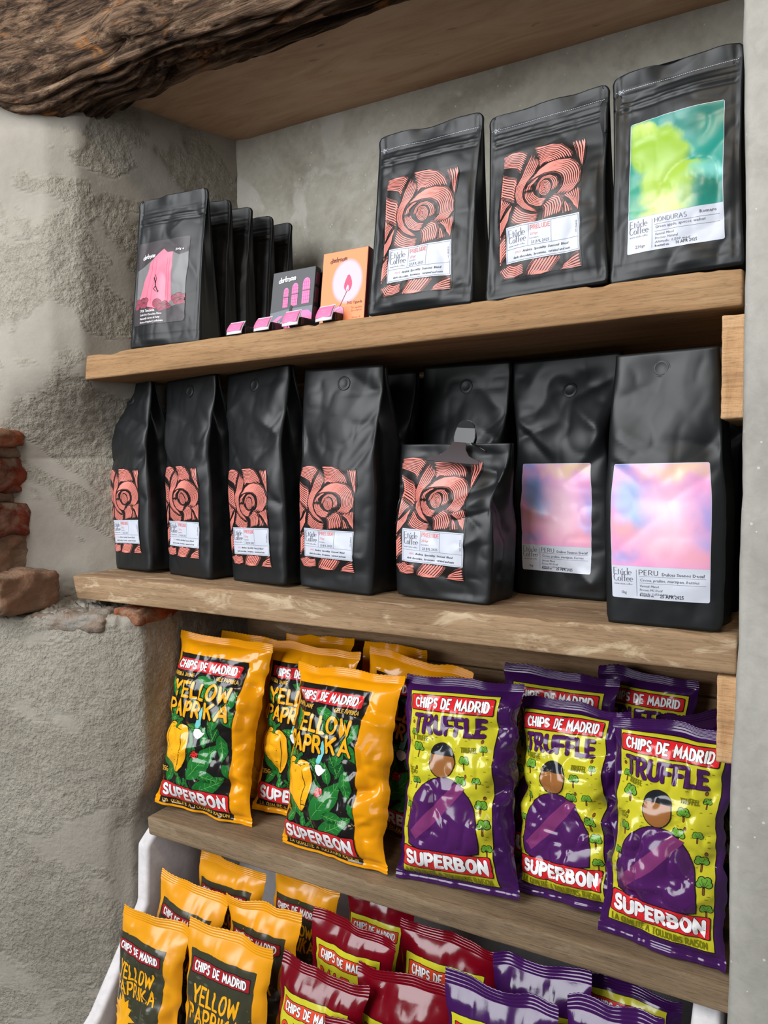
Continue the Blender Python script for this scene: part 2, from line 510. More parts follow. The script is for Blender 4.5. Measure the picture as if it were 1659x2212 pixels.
# ------------------------------------------------------------------ shelf boards
W1 = wood('shelf_wood_honey', [(.30, srgb(118, 88, 58)), (.50, srgb(158, 122, 84)), (.74, srgb(182, 150, 112))], seed=1.0)
W2 = wood('shelf_wood_worn', [(.30, srgb(110, 86, 62)), (.50, srgb(150, 122, 92)), (.74, srgb(178, 150, 116))], seed=2.0, pale=(srgb(198, 178, 148), .55, .75), bump=.5)
W3 = wood('shelf_wood_grey', [(.30, srgb(86, 70, 54)), (.50, srgb(128, 108, 84)), (.74, srgb(152, 132, 106))], seed=3.0, pale=(srgb(160, 146, 122), .60, .4), bump=.6)
def shelf(x0, x1, fn, th, depth, m, label, seed, cut=0.0):
    L = x1 - x0
    def ds(V, n):
        top = n[:, 2] > .5
        o = (fbm(V * np.array([3, 60, 60]) + seed, 4, seed) - .5) * .0016 + (fbm(V * 18 + seed, 3, seed + 2) - .5) * .0016
        V = V + n * o[:, None]
        edge = np.exp(-((V[:, 1]) / .006) ** 2)
        V[:, 2] -= edge * (V[:, 2] > -.01) * .0035 * sstep(.55, .75, fbm(p3(V[:, 0] * 26, 0.0), 3, seed + 5))
        V[:, 0] += cut * np.exp(-(V[:, 0] / .03) ** 2) * (-V[:, 2] / th)
        return V
    v, f = rbox((0, 0, -th), (L, depth, 0), .003, (150, 14, 6), disp=ds)
    o = mesh_obj('shelf_board', v, f, m)
    o.location = (x0, 0, fn(x0))
    o.rotation_euler = (0, -math.atan(fn(1) - fn(0)), 0)
    return tag(o, label, 'shelf', 'wooden shelf boards of the niche')
shelf(-.002, .984, SH1, .040, .262, W1, 'honey brown wooden shelf board carrying the chocolate boxes and pouches', 1, -.006)
shelf(-.055, .984, SH2, .040, .262, W2, 'worn wooden shelf board with pale scuffs under the tall coffee bags', 2, .012)
shelf(.112, .984, SH3, .030, .262, W3, 'greyish wooden shelf board under the yellow and purple crisp bags', 3, .004)

M_BLOCK = wood('sawn_block_wood', [(.3, srgb(170, 126, 84)), (.5, srgb(204, 162, 118)), (.72, srgb(222, 186, 146))], grain=(30, 30, 5), seed=6., bump=.8)
for (z0, z1, lab) in ((.226, .332, 'sawn wooden support block on the pillar under the top shelf'), (-.136, -.043, 'sawn wooden support block on the pillar under the middle shelf')):
    v, f = rbox((-.011, 0, 0), (.011, .24, z1 - z0), .002, (4, 14, 16), .0010, 160, 3)
    o = mesh_obj('support_block', v, f, M_BLOCK)
    o.location = (.9755, .004, z0)
    tag(o, lab, 'wood block')

# ------------------------------------------------------------------ white crate rack below
M_WHITE = plaster('white_paint', [(.3, srgb(206, 202, 204)), (.6, srgb(222, 219, 221)), (.8, srgb(232, 230, 231))], .6, .8, .18, 5.0, False)
rack = thing('display_rack', 'white painted crate rack packed with crisp bags', 'rack', (.5, 0, -.95))
def panel(pts, x0, x1, name, rad=.004):
    """side panel: outline in (y, z), extruded along x with softened edges"""
    P = np.array(pts, float)
    c = P.mean(0)
    bm = bmesh.new()
    vs = [bm.verts.new((x0, y, z)) for y, z in P]
    fc = bm.faces.new(vs)
    r = bmesh.ops.extrude_face_region(bm, geom=[fc])
    bmesh.ops.translate(bm, verts=[g for g in r['geom'] if isinstance(g, bmesh.types.BMVert)], vec=(x1 - x0, 0, 0))
    bmesh.ops.recalc_face_normals(bm, faces=bm.faces[:])
    bmesh.ops.bevel(bm, geom=bm.edges[:], offset=rad, segments=3, affect='EDGES', profile=.5)
    me = bpy.data.meshes.new(name)
    bm.to_mesh(me); bm.free()
    me.materials.append(M_WHITE)
    me.polygons.foreach_set('use_smooth', np.full(len(me.polygons), True, bool))
    o = bpy.data.objects.new(name, me); COL.objects.link(o); o.parent = rack
    return o
_zo = .95
side = [(.24, -.05), (.24, .52), (.030, .535), (.004, .515), (.000, .42), (-.10, .29), (-.22, .20), (-.22, -.05)]
side = [(y, z) for y, z in side]
panel(side, .082 - .5, .108 - .5, 'side_panel', .007)
panel(side, .942 - .5, .972 - .5, 'side_panel', .006)
for (y0, y1, z0, z1, nm) in ((-.22, .24, -.05, -.03, 'base_board'), (-.205, -.185, -.03, .10, 'front_board'), (.225, .24, -.03, .45, 'back_board')):
    v, f = rbox((.1085 - .5, y0, z0), (.9415 - .5, y1, z1), .002, (6, 3, 3))
    mesh_obj(nm, v, f, M_WHITE, rack)
# ------------------------------------------------------------------ vector print
def arc(cx, cy, rx, ry, a0, a1, n=9):
    return [(cx + rx * math.cos(R(a0 + (a1 - a0) * i / n)), cy + ry * math.sin(R(a0 + (a1 - a0) * i / n))) for i in range(n + 1)]

GL = {
 'A': (.72, [[(0, 0), (.36, 1), (.72, 0)], [(.13, .32), (.59, .32)]]),
 'B': (.60, [[(0, 0), (0, 1)] + arc(.28, .765, .26, .235, 90, -90) + [(0, .53)], [(.28, .53)] + arc(.29, .265, .31, .265, 90, -90) + [(0, 0)]]),
 'C': (.60, [arc(.34, .5, .34, .5, 48, 312, 14)]),
 'D': (.62, [[(0, 0), (0, 1)] + arc(.18, .5, .44, .5, 90, -90, 12) + [(0, 0)]]),
 'E': (.50, [[(.5, 1), (0, 1), (0, 0), (.5, 0)], [(0, .52), (.42, .52)]]),
 'F': (.50, [[(.5, 1), (0, 1), (0, 0)], [(0, .5), (.42, .5)]]),
 'G': (.64, [arc(.34, .5, .34, .5, 48, 320, 14) + [(.62, .42), (.38, .42)]]),
 'H': (.60, [[(0, 0), (0, 1)], [(.6, 0), (.6, 1)], [(0, .5), (.6, .5)]]),
 'I': (.06, [[(.03, 0), (.03, 1)]]),
 'J': (.42, [[(.42, 1), (.42, .25)] + arc(.21, .25, .21, .25, 0, -160, 8)]),
 'K': (.58, [[(0, 0), (0, 1)], [(.56, 1), (.02, .45)], [(.2, .62), (.58, 0)]]),
 'L': (.48, [[(0, 1), (0, 0), (.48, 0)]]),
 'M': (.80, [[(0, 0), (.06, 1), (.4, .3), (.74, 1), (.8, 0)]]),
 'N': (.62, [[(0, 0), (0, 1), (.62, 0), (.62, 1)]]),
 'O': (.66, [arc(.33, .5, .33, .5, 90, 450, 20)]),
 'P': (.56, [[(0, 0), (0, 1)] + arc(.26, .73, .30, .27, 90, -90) + [(0, .46)]]),
 'Q': (.68, [arc(.33, .5, .33, .5, 90, 450, 20), [(.42, .22), (.68, -.05)]]),
 'R': (.60, [[(0, 0), (0, 1)] + arc(.26, .74, .28, .26, 90, -90) + [(0, .48)], [(.26, .48), (.60, 0)]]),
 'S': (.54, [arc(.28, .75, .25, .25, 35, 265, 10) + arc(.27, .255, .27, .255, 85, -145, 10)]),
 'T': (.64, [[(0, 1), (.64, 1)], [(.32, 1), (.32, 0)]]),
 'U': (.60, [[(0, 1), (0, .3)] + arc(.3, .3, .3, .3, 180, 360, 10) + [(.6, 1)]]),
 'V': (.68, [[(0, 1), (.34, 0), (.68, 1)]]),
 'W': (.90, [[(0, 1), (.2, 0), (.45, .7), (.7, 0), (.9, 1)]]),
 'X': (.62, [[(0, 0), (.62, 1)], [(0, 1), (.62, 0)]]),
 'Y': (.64, [[(0, 1), (.32, .48), (.64, 1)], [(.32, .48), (.32, 0)]]),
 'Z': (.58, [[(0, 1), (.58, 1), (0, 0), (.58, 0)]]),
 '&': (.70, [[(.68, 0), (.2, .66)] + arc(.32, .82, .16, .18, 200, -30, 8) + [(.1, .4)] + arc(.26, .22, .24, .22, 130, 330, 9) + [(.64, .42)]]),
 '3': (.50, [arc(.24, .76, .22, .24, 150, -80, 9) + arc(.24, .27, .26, .27, 80, -150, 9)]),
 '5': (.50, [[(.46, 1), (.06, 1), (.04, .56)] + arc(.22, .32, .28, .32, 110, -140, 9)]),
 'd': (.50, [arc(.22, .27, .22, .27, 60, 300, 12), [(.46, 1), (.46, 0), (.54, .02)], [(.36, 1), (.46, 1)]]),
 'e': (.46, [[(.03, .30), (.44, .30)] + arc(.23, .27, .22, .27, 10, 310, 12)]),
 't': (.32, [[(.14, .80), (.14, .10)] + arc(.23, .09, .09, .09, 180, 300, 5), [(0, .54), (.30, .54)]]),
 'u': (.52, [[(0, .54), (.08, .54), (.08, .16)] + arc(.23, .16, .15, .16, 180, 330, 7), [(.34, .54), (.42, .54), (.42, 0), (.5, .02)]]),
 'o': (.48, [arc(.24, .27, .22, .27, 90, 450, 16)]),
 'f': (.34, [[(.12, 0), (.12, .8)] + arc(.25, .80, .13, .18, 180, 40, 7), [(0, .54), (.30, .54)], [(.04, 0), (.22, 0)]]),
 'a': (.46, [arc(.20, .26, .20, .26, 40, 320, 12), [(.42, .54), (.42, 0)]]),
 'r': (.34, [[(.05, .54), (.05, 0)], [(.05, .34), (.16, .50), (.32, .54)]]),
 'k': (.42, [[(.05, 1), (.05, 0)], [(.38, .56), (.06, .24), (.42, 0)]]),
 'm': (.70, [[(.04, .54), (.04, 0)], [(.04, .40), (.2, .54), (.34, .42), (.34, 0)], [(.34, .40), (.5, .54), (.66, .42), (.66, 0)]]),
 ' ': (.30, []), "'": (.1, [[(.05, 1), (.05, .8)]]), '-': (.4, [[(0, .45), (.4, .45)]]), '.': (.1, [[(.05, 0), (.05, .03)]]),
}

class Art:
    """flat print made of coloured shapes; x to the right, y down"""
    def __init__(self, w, h):
        self.w, self.h = w, h
        self.big, self.v, self.f, self.c, self.l = [], [], [], [], []
        self.nv = 0
        self.aff = None
    def T(self, pts):
        P = np.asarray(pts, float).reshape(-1, 2)
        if self.aff is not None:
            o, M = self.aff
            P = ((P - o) @ M) * np.array([self.w, self.h])
        return P
    def frame(self, o=None, ax=None, ay=None):
        """trace in another frame: o + a*ax + b*ay -> (a*w, b*h)"""
        if o is None:
            self.aff = None
        else:
            self.aff = (np.array(o, float), np.linalg.inv(np.array([ax, ay], float)))
    def raw(self, V, F, col, layer):
        self.v.append(np.asarray(V, float)); self.f.append(np.asarray(F, int) + self.nv)
        self.c += [col] * len(F); self.l.append(np.full(len(V), layer, float))
        self.nv += len(V)
    def poly(self, pts, col, layer, smooth=0):
        P = np.asarray(pts, float)
        for _ in range(smooth):
            Q = np.roll(P, -1, 0)
            P = np.stack([P * .75 + Q * .25, P * .25 + Q * .75], 1).reshape(-1, 2)
        self.big.append((self.T(P), col, layer))
    def line(self, pts, w, col, layer, taper=False, closed=False, nib=None, raw=False):
        P = np.asarray(pts, float).reshape(-1, 2) if raw else self.T(pts)
        if len(P) < 2: return
        if closed and np.hypot(*(P[0] - P[-1])) > 1e-6: P = np.vstack([P, P[:1]])
        d = np.diff(P, axis=0)
        L = np.maximum(np.hypot(d[:, 0], d[:, 1]), 1e-9)
        keep = np.r_[True, L > 1e-6]
        P = P[keep]; d = np.diff(P, axis=0); L = np.maximum(np.hypot(d[:, 0], d[:, 1]), 1e-9)
        if len(P) < 2: return
        if L.max() > self.w / 40:
            Q = [P[:1]]
            for i in range(len(L)):
                k = max(1, int(math.ceil(L[i] / (self.w / 45))))
                Q.append(P[i] + d[i] * (np.arange(1, k + 1) / k)[:, None])
            P = np.vstack(Q); d = np.diff(P, axis=0); L = np.maximum(np.hypot(d[:, 0], d[:, 1]), 1e-9)
        t = d / L[:, None]
        loop = np.hypot(*(P[0] - P[-1])) < 1e-6
        tp = np.vstack([t[-1:] if loop else t[:1], t]); tn = np.vstack([t, t[:1] if loop else t[-1:]])
        m = tp + tn
        m /= np.maximum(np.hypot(m[:, 0], m[:, 1]), .25)[:, None]
        n = np.stack([-m[:, 1], m[:, 0]], 1)
        dot = np.clip(np.sum(n * np.stack([-tp[:, 1], tp[:, 0]], 1), 1), .55, 1)
        if nib is not None:
            ww = nib + (w - nib) * np.abs(m[:, 1]) ** 1.5
        else:
            ww = np.full(len(P), float(w))
        if taper:
            s = np.r_[0, np.cumsum(L)] / L.sum()
            ww = ww * np.clip(np.minimum(s, 1 - s) / .14 + .12, 0, 1)
        hw = (ww / 2 / dot)[:, None]
        k = len(P)
        nc = 2 if w > self.w / 70 else 1
        if w > self.w / 35: nc = 3
        S = [P + n * hw * (1 - 2 * c / nc) for c in range(nc + 1)]
        F = []
        for c in range(nc):
            for i in range(k - 1):
                a, b = c * k + i, (c + 1) * k + i
                F += [(a, a + 1, b + 1), (a, b + 1, b)]
        self.raw(np.vstack(S), F, col, layer)
        if nib is None and not taper and not loop:
            for c, tt in ((P[0], -t[0]), (P[-1], t[-1])):
                a0 = math.atan2(tt[1], tt[0])
                q = [c] + [c + w / 2 * np.array([math.cos(a0 + R(x)), math.sin(a0 + R(x))]) for x in (-90, -50, -15, 15, 50, 90)]
                self.raw(q, [(0, i, i + 1) for i in range(1, 6)], col, layer)
    def rect(self, x0, y0, x1, y1, col, layer, r=0.0):
        if r <= 0:
            p = [(x0, y0), (x1, y0), (x1, y1), (x0, y1)]
        else:
            p = arc(x1 - r, y0 + r, r, r, -90, 0, 4) + arc(x1 - r, y1 - r, r, r, 0, 90, 4) + arc(x0 + r, y1 - r, r, r, 90, 180, 4) + arc(x0 + r, y0 + r, r, r, 180, 270, 4)
        self.poly(p, col, layer)
    def disc(self, cx, cy, rx, ry, col, layer, n=18):
        self.poly(arc(cx, cy, rx, ry, 0, 360 - 360 / n, n - 1), col, layer)
    def bundle(self, A, B, n, w, col, layer, steps=30):
        A, B = self.T(A), self.T(B)
        def res(P):
            # smooth resample
            d = np.r_[0, np.cumsum(np.hypot(*np.diff(P, axis=0).T))]
            t = np.linspace(0, d[-1], steps * 3)
            Q = np.stack([np.interp(t, d, P[:, 0]), np.interp(t, d, P[:, 1])], 1)
            for _ in range(8): Q[1:-1] = (Q[:-2] + 2 * Q[1:-1] + Q[2:]) / 4
            i = np.linspace(0, len(Q) - 1, steps).round().astype(int)
            return Q[i]
        A, B = res(A), res(B)
        rg = random.Random(n * 7 + int(abs(A[0, 0]) * 13))
        gap = np.hypot(*(B - A).T) / max(n - 1, 1)
        for k in range(n):
            s = k / max(n - 1, 1)
            P = A * (1 - s) + B * s
            a = rg.uniform(0, .05); b = 1 - rg.uniform(0, .06)
            i0, i1 = int(a * steps), max(int(b * steps), 4)
            P = P[i0:i1 + 1]; g = gap[i0:i1 + 1]
            P = np.clip(P, [.3, .3], [self.w - .3, self.h - .3])
            d = np.gradient(P, axis=0); L = np.maximum(np.hypot(d[:, 0], d[:, 1]), 1e-9)
            nn = np.stack([-d[:, 1], d[:, 0]], 1) / L[:, None]
            ss = np.linspace(0, 1, len(P))
            ww = np.clip(g * w, .12, 4.0) * np.clip(np.minimum(ss, 1 - ss) / .10 + .25, 0, 1) / 2
            V = np.vstack([P + nn * ww[:, None], P - nn * ww[:, None]])
            m = len(P)
            F = []
            for i in range(m - 1): F += [(i, i + 1, m + i + 1), (i, m + i + 1, m + i)]
            self.raw(V, F, col, layer)
    def text(self, s, x, y, h, w, col, layer, width=None, ang=0.0, nib=None, sp=.26, outline=None, arcs=0.0, slant=0.0, jit=0.0):
        """stroke lettering: (x, y) left end of the base line; width stretches the line to fit"""
        adv, items = 0.0, []
        rg = random.Random(len(s) * 31 + int(x * 7))
        for ch in s:
            acc = {'É': 'E', 'À': 'A', 'ú': 'u'}.get(ch, ch)
            gw, st = GL.get(acc, GL['O'])
            st = list(st)
            if ch == 'ú': st = st + [[(.2, .66), (.34, .86)]]
            if ch == 'É': st = st + [[(.2, 1.12), (.36, 1.26)]]
            items.append((adv, st, rg.uniform(-1, 1) * jit))
            adv += gw + sp
        adv -= sp
        sx = (width / (adv * h)) if width else 1.0
        c, sn = math.cos(R(ang)), math.sin(R(ang))
        for off, st, jt in items:
            for p in st:
                q = []
                for (a, b) in p:
                    X = (off + a + slant * b) * h * sx; Y = -(b + jt) * h
                    if arcs: Y -= arcs * (1 - (2 * (off + a) / adv - 1) ** 2)
                    q.append((x + X * c - Y * sn, y + X * sn + Y * c))
                if outline: self.line(q, w + outline[0], outline[1], layer - 1.0, raw=True)
                self.line(q, w, col, layer, nib=nib, raw=True)
    def type(self, s, x, y, h, col, layer, width=None, ang=0.0, bold=0.0, shear=0.0):
        """small set type from the built-in font"""
        cu = bpy.data.curves.new('type', 'FONT')
        cu.body = s; cu.resolution_u = 1; cu.offset = bold; cu.shear = shear
        o = bpy.data.objects.new('type', cu)
        m = o.to_mesh()
        V = np.array([v.co[:2] for v in m.vertices]).reshape(-1, 2)
        F = []
        for p in m.polygons:
            vs = list(p.vertices)
            F += [(vs[0], vs[i], vs[i + 1]) for i in range(1, len(vs) - 1)]
        o.to_mesh_clear(); bpy.data.objects.remove(o); bpy.data.curves.remove(cu)
        if not len(V): return
        k = h / .72
        sx = k if width is None else width / max(V[:, 0].max(), 1e-6)
        c, sn = math.cos(R(ang)), math.sin(R(ang))
        X, Y = V[:, 0] * sx, -V[:, 1] * k
        self.raw(np.stack([x + X * c - Y * sn, y + X * sn + Y * c], 1), F, col, layer)
    def bake(self, step):
        """cut the large shapes on a grid so they can follow a curved surface"""
        if getattr(self, 'baked', None): return self.baked
        def half(P, ax, k, keep_hi):
            out = []
            for q in range(len(P)):
                a, b = P[q - 1], P[q]
                ia = a[ax] >= k if keep_hi else a[ax] <= k
                ib = b[ax] >= k if keep_hi else b[ax] <= k
                if ia != ib:
                    t = (k - a[ax]) / (b[ax] - a[ax])
                    out.append((a[0] + (b[0] - a[0]) * t, a[1] + (b[1] - a[1]) * t))
                if ib: out.append(b)
            return out
        def cells(P):
            res = [P]
            for ax in (0, 1):
                nxt = []
                for p in res:
                    lo = min(q[ax] for q in p); hi = max(q[ax] for q in p)
                    rest = p
                    for k in range(int(math.floor(lo / step + 1e-9)) + 1, int(math.ceil(hi / step - 1e-9))):
                        cut = k * step
                        a = half(rest, ax, cut, False)
                        rest = half(rest, ax, cut, True)
                        if len(a) > 2: nxt.append(a)
                        if len(rest) < 3: break
                    if len(rest) > 2: nxt.append(rest)
                res = nxt
            return res
        V, F, C, L = [], [], [], []
        for P, col, layer in self.big:
            e = np.roll(P, -1, 0) - P
            cr = e[:, 0] * np.roll(e, -1, 0)[:, 1] - e[:, 1] * np.roll(e, -1, 0)[:, 0]
            if (cr >= -1e-9).all() or (cr <= 1e-9).all():
                parts = [[tuple(p) for p in P]]
            else:
                parts = [[tuple(P[i]) for i in tr] for tr in tessellate_polygon([[Vector((p[0], p[1], 0)) for p in P]])]
            for part in parts:
                for c in cells(part):
                    b = len(V)
                    V += c; L += [layer] * len(c)
                    F.append(tuple(range(b, b + len(c)))); C.append(col)
        b = len(V)
        V = np.array(V).reshape(-1, 2); L = np.array(L)
        if self.nv:
            V = np.vstack([V] + self.v); L = np.concatenate([L] + self.l)
            for f in self.f: F += [tuple(int(i) + b for i in q) for q in f]
            C = C + self.c
        keys = sorted(set(C))
        self.baked = (V, L, F, [keys.index(c) for c in C], keys)
        return self.baked

def sample(G, us, vs, u, v):
    i = np.clip(np.searchsorted(us, u, 'right') - 1, 0, len(us) - 2)
    j = np.clip(np.searchsorted(vs, v, 'right') - 1, 0, len(vs) - 2)
    a = np.clip((u - us[i]) / (us[i + 1] - us[i]), -.2, 1.2)[:, None]
    b = np.clip((v - vs[j]) / (vs[j + 1] - vs[j]), -.2, 1.2)[:, None]
    return (G[j, i] * (1 - a) + G[j, i + 1] * a) * (1 - b) + (G[j + 1, i] * (1 - a) + G[j + 1, i + 1] * a) * b

def apply_art(name, art, bag, x0, z0, size, parent, matfn, base=.0004, step=None, dl=.00016, rotd=0.0, hs=1.0):
    """lay the print on the front of a bag; (x0, z0) its top left corner from the bag's foot, size its width in metres"""
    V, L, F, C, keys = art.bake(step or .0022 / size * art.w)
    s = size / art.w
    X, Zc = V[:, 0] * s, -V[:, 1] * s * hs
    if rotd:
        c, sn = math.cos(R(rotd)), math.sin(R(rotd))
        X, Zc = X * c - Zc * sn, X * sn + Zc * c
    X = x0 + X; Zc = z0 + Zc
    u = X / (bag['W'] / 2); v = Zc / bag['H']
    P = sample(bag['F'], bag['us'], bag['vs'], u, v)
    Nr = sample(bag['N'], bag['us'], bag['vs'], u, v)
    Nr /= np.linalg.norm(Nr, axis=1, keepdims=True)
    P = P + Nr * (base + dl * L)[:, None]
    uv = np.stack([V[:, 0] / art.w, 1 - V[:, 1] / art.h], 1)
    # keep every face turned to the viewer's side
    FF = []
    for f in F:
        a, b, c = P[f[0]], P[f[1]], P[f[2]]
        FF.append(f if np.dot(np.cross(b - a, c - a), Nr[f[0]]) > 0 else f[::-1])
    return mesh_obj(name, P, FF, [matfn(k) for k in keys], parent, C, True, Nr, uv)

# ------------------------------------------------------------------ bag surfaces
def seg_dist(X, Y, a, b):
    ax, ay = a; bx_, by_ = b
    dx, dy = bx_ - ax, by_ - ay
    t = np.clip(((X - ax) * dx + (Y - ay) * dy) / (dx * dx + dy * dy + 1e-12), 0, 1)
    return np.hypot(X - ax - t * dx, Y - ay - t * dy), t

def grid_normals(G):
    a = np.gradient(G, axis=1); b = np.gradient(G, axis=0)
    n = np.cross(a, b)
    n /= np.maximum(np.linalg.norm(n, axis=-1, keepdims=True), 1e-12)
    if n[..., 1].mean() > 0: n = -n
    return n

def facets(X, Zm, rg, n, W, H, k):
    """crumpled film: flat planes meeting in sharp folds"""
    o = 0
    for s in (1, -1):
        f = np.full(X.shape, 1e9)
        for _ in range(n):
            px, pz, a, e = rg.uniform(-.55, .55) * W, rg.uniform(-.05, 1.05) * H, rg.uniform(0, math.pi), rg.uniform(1.0, 2.2)
            dx, dz = X - px, Zm - pz
            f = np.minimum(f, np.hypot((dx * math.cos(a) + dz * math.sin(a)) * e, -dx * math.sin(a) + dz * math.cos(a)) * rg.uniform(.7, 1.3))
        o = o + s * k * (f - f.mean())
    return o

def creases(X, Zm, rg, n, W, H, amp, wid, zr=(0, 1), length=(.03, .09), edge=False):
    o = np.zeros_like(X)
    for _ in range(n):
        z = H * rg.uniform(*zr)
        x = rg.choice((-1, 1)) * W * rg.uniform(.36, .5) if edge else W * rg.uniform(-.45, .45)
        a = rg.uniform(0, math.pi * 2)
        if edge: a = (math.pi if x > 0 else 0) + rg.uniform(-.9, .9)
        l = rg.uniform(*length)
        dd, t = seg_dist(X, Zm, (x, z), (x + math.cos(a) * l, z + math.sin(a) * l))
        o += rg.choice((-1, 1)) * amp * rg.uniform(.5, 1) * np.exp(-dd / (wid * rg.uniform(.6, 1.4))) * (1 - .7 * t)
    return o

def pillow_bag(W, H, T, seed, nu=56, nv=74, crush=1.0, turn=0.0, topfold=0.0, fin=.042):
    rg = random.Random(seed)
    us = np.linspace(-1, 1, nu + 1)
    vs = np.concatenate([np.linspace(0, fin, 9)[:-1], np.linspace(fin, 1 - fin, nv + 1), np.linspace(1 - fin, 1, 13)[1:]])
    U, Vv = np.meshgrid(us, vs)
    w = np.clip((Vv - fin) / (1 - 2 * fin), 0, 1)
    p = np.clip(1 - np.abs(2 * w - 1) ** 3.0, 0, 1) ** .62
    hw = W / 2 * (1 - .10 * p)
    X = U * hw
    Zm = Vv * H
    edge_n = (fbm(p3(Vv * H * 45, np.sign(U) * 3.0), 3, seed) - .5)
    X = X + np.sign(U) * np.abs(U) ** 5 * edge_n * .010 * crush * p
    Ut = (U - turn) / np.where(U > turn, 1 - turn, 1 + turn)
    t = T * p * np.clip(1 - np.abs(Ut) ** 3.0, 0, 1) ** .72
    P = p3(X * 26 + seed, Zm * 26)
    win = np.clip(1 - np.abs(U) ** 8, 0, 1) * p ** .6
    wr = ((ridge(P * 1.0, seed) ** 2 - .4) * .0050 + (ridge(P * 2.3, seed + 1) ** 3 - .3) * .0022 + (fbm(P * .5, 2, seed + 2) - .5) * .012) * crush
    # folds running out of both seals
    for k in range(9):
        uu = rg.uniform(-.9, .9)
        for top in (0, 1):
            z0 = H * (1 - fin) if top else H * fin
            z1 = z0 + (-1 if top else 1) * rg.uniform(.02, .07)
            dd, tt = seg_dist(X, Zm, (uu * W / 2, z0), (uu * W / 2 * rg.uniform(.7, 1.05), z1))
            wr += rg.uniform(-1, 1) * .0035 * np.exp(-dd / .006) * (1 - .8 * tt) * crush
    wr += creases(X, Zm, rg, 9, W, H, .0062 * crush, .008, (.12, .88), (.03, .08), True)
    wr += creases(X, Zm, rg, 7, W, H, .0034 * crush, .0045, (.15, .9), (.04, .10))
    wr += facets(X, Zm, rg, 26, W, H, .11 * crush) * (.35 + .65 * np.abs(U) ** 1.5)
    # pinches in the sides
    for k in range(4):
        cu, cv = rg.choice((-1, 1)) * rg.uniform(.62, .95), rg.uniform(.2, .85)
        rr = rg.uniform(.016, .034)
        dd = np.hypot(X - cu * W / 2, (Zm - cv * H) * 1.2)
        wr += .010 * crush * np.clip(1 - dd / rr, 0, 1)
    yf = -t + wr * win
    wb = (fbm(P * .6 + 9, 3, seed + 9) - .5) * .010
    yb = t * .75 + wb * win
    isfin = (Vv < fin) | (Vv > 1 - fin)
    ribs = np.where(Vv > 1 - fin, np.sin((Vv - (1 - fin)) / fin * 2 * np.pi * 4), np.where(Vv < fin, np.sin(Vv / fin * 2 * np.pi * 2), 0)) * .0007
    finw = sstep(1 - fin * 2.4, 1, Vv)
    cm = finw * ((fbm(p3(U * 1.3 + seed, 0.0), 2, seed + 4) - .5) * .022 * (.5 + .5 * crush) + topfold * .02) + (1 - sstep(0, fin * 2.4, Vv)) * (fbm(p3(U * 2.4 + seed * 2, 0.0), 3, seed + 5) - .5) * .022
    zig = (Vv >= .9999) * ((np.arange(nu + 1) % 2) * .0010)[None]
    Zs = Zm + finw * (fbm(p3(U * 1.6 + seed * 3, 1.0), 2, seed + 6) - .5) * .012 + zig
    F = np.stack([X, yf + cm + ribs, Zs], -1)
    B = np.stack([X, np.maximum(yb + cm + ribs, yf + cm + ribs + .0004), Zs], -1)
    B[:, 0] = F[:, 0]; B[:, -1] = F[:, -1]
    n = len(vs); m = nu + 1
    verts = np.vstack([F.reshape(-1, 3), B.reshape(-1, 3)])
    faces = grid_faces(n, m) + grid_faces(n, m, off=n * m, flip=True)
    for i in range(nu):
        faces.append((i + 1, i, n * m + i, n * m + i + 1))
        a = (n - 1) * m + i
        faces.append((a, a + 1, n * m + a + 1, n * m + a))
    return dict(F=F, N=grid_normals(F), us=us, vs=vs, W=W, H=H, verts=verts, faces=faces)

def loop_bag(us, vs, Fr, Bk, sideR, sideL):
    """closed bag from front grid, back grid and the inner columns of both sides"""
    n, m = Fr.shape[:2]
    rows = np.concatenate([Fr, sideR, Bk[:, ::-1], sideL], 1)
    k = rows.shape[1]
    faces = grid_faces(n, k, wrap=True)
    faces.append(tuple(range(k))[::-1])
    faces.append(tuple((n - 1) * k + i for i in range(k)))
    return rows.reshape(-1, 3), faces

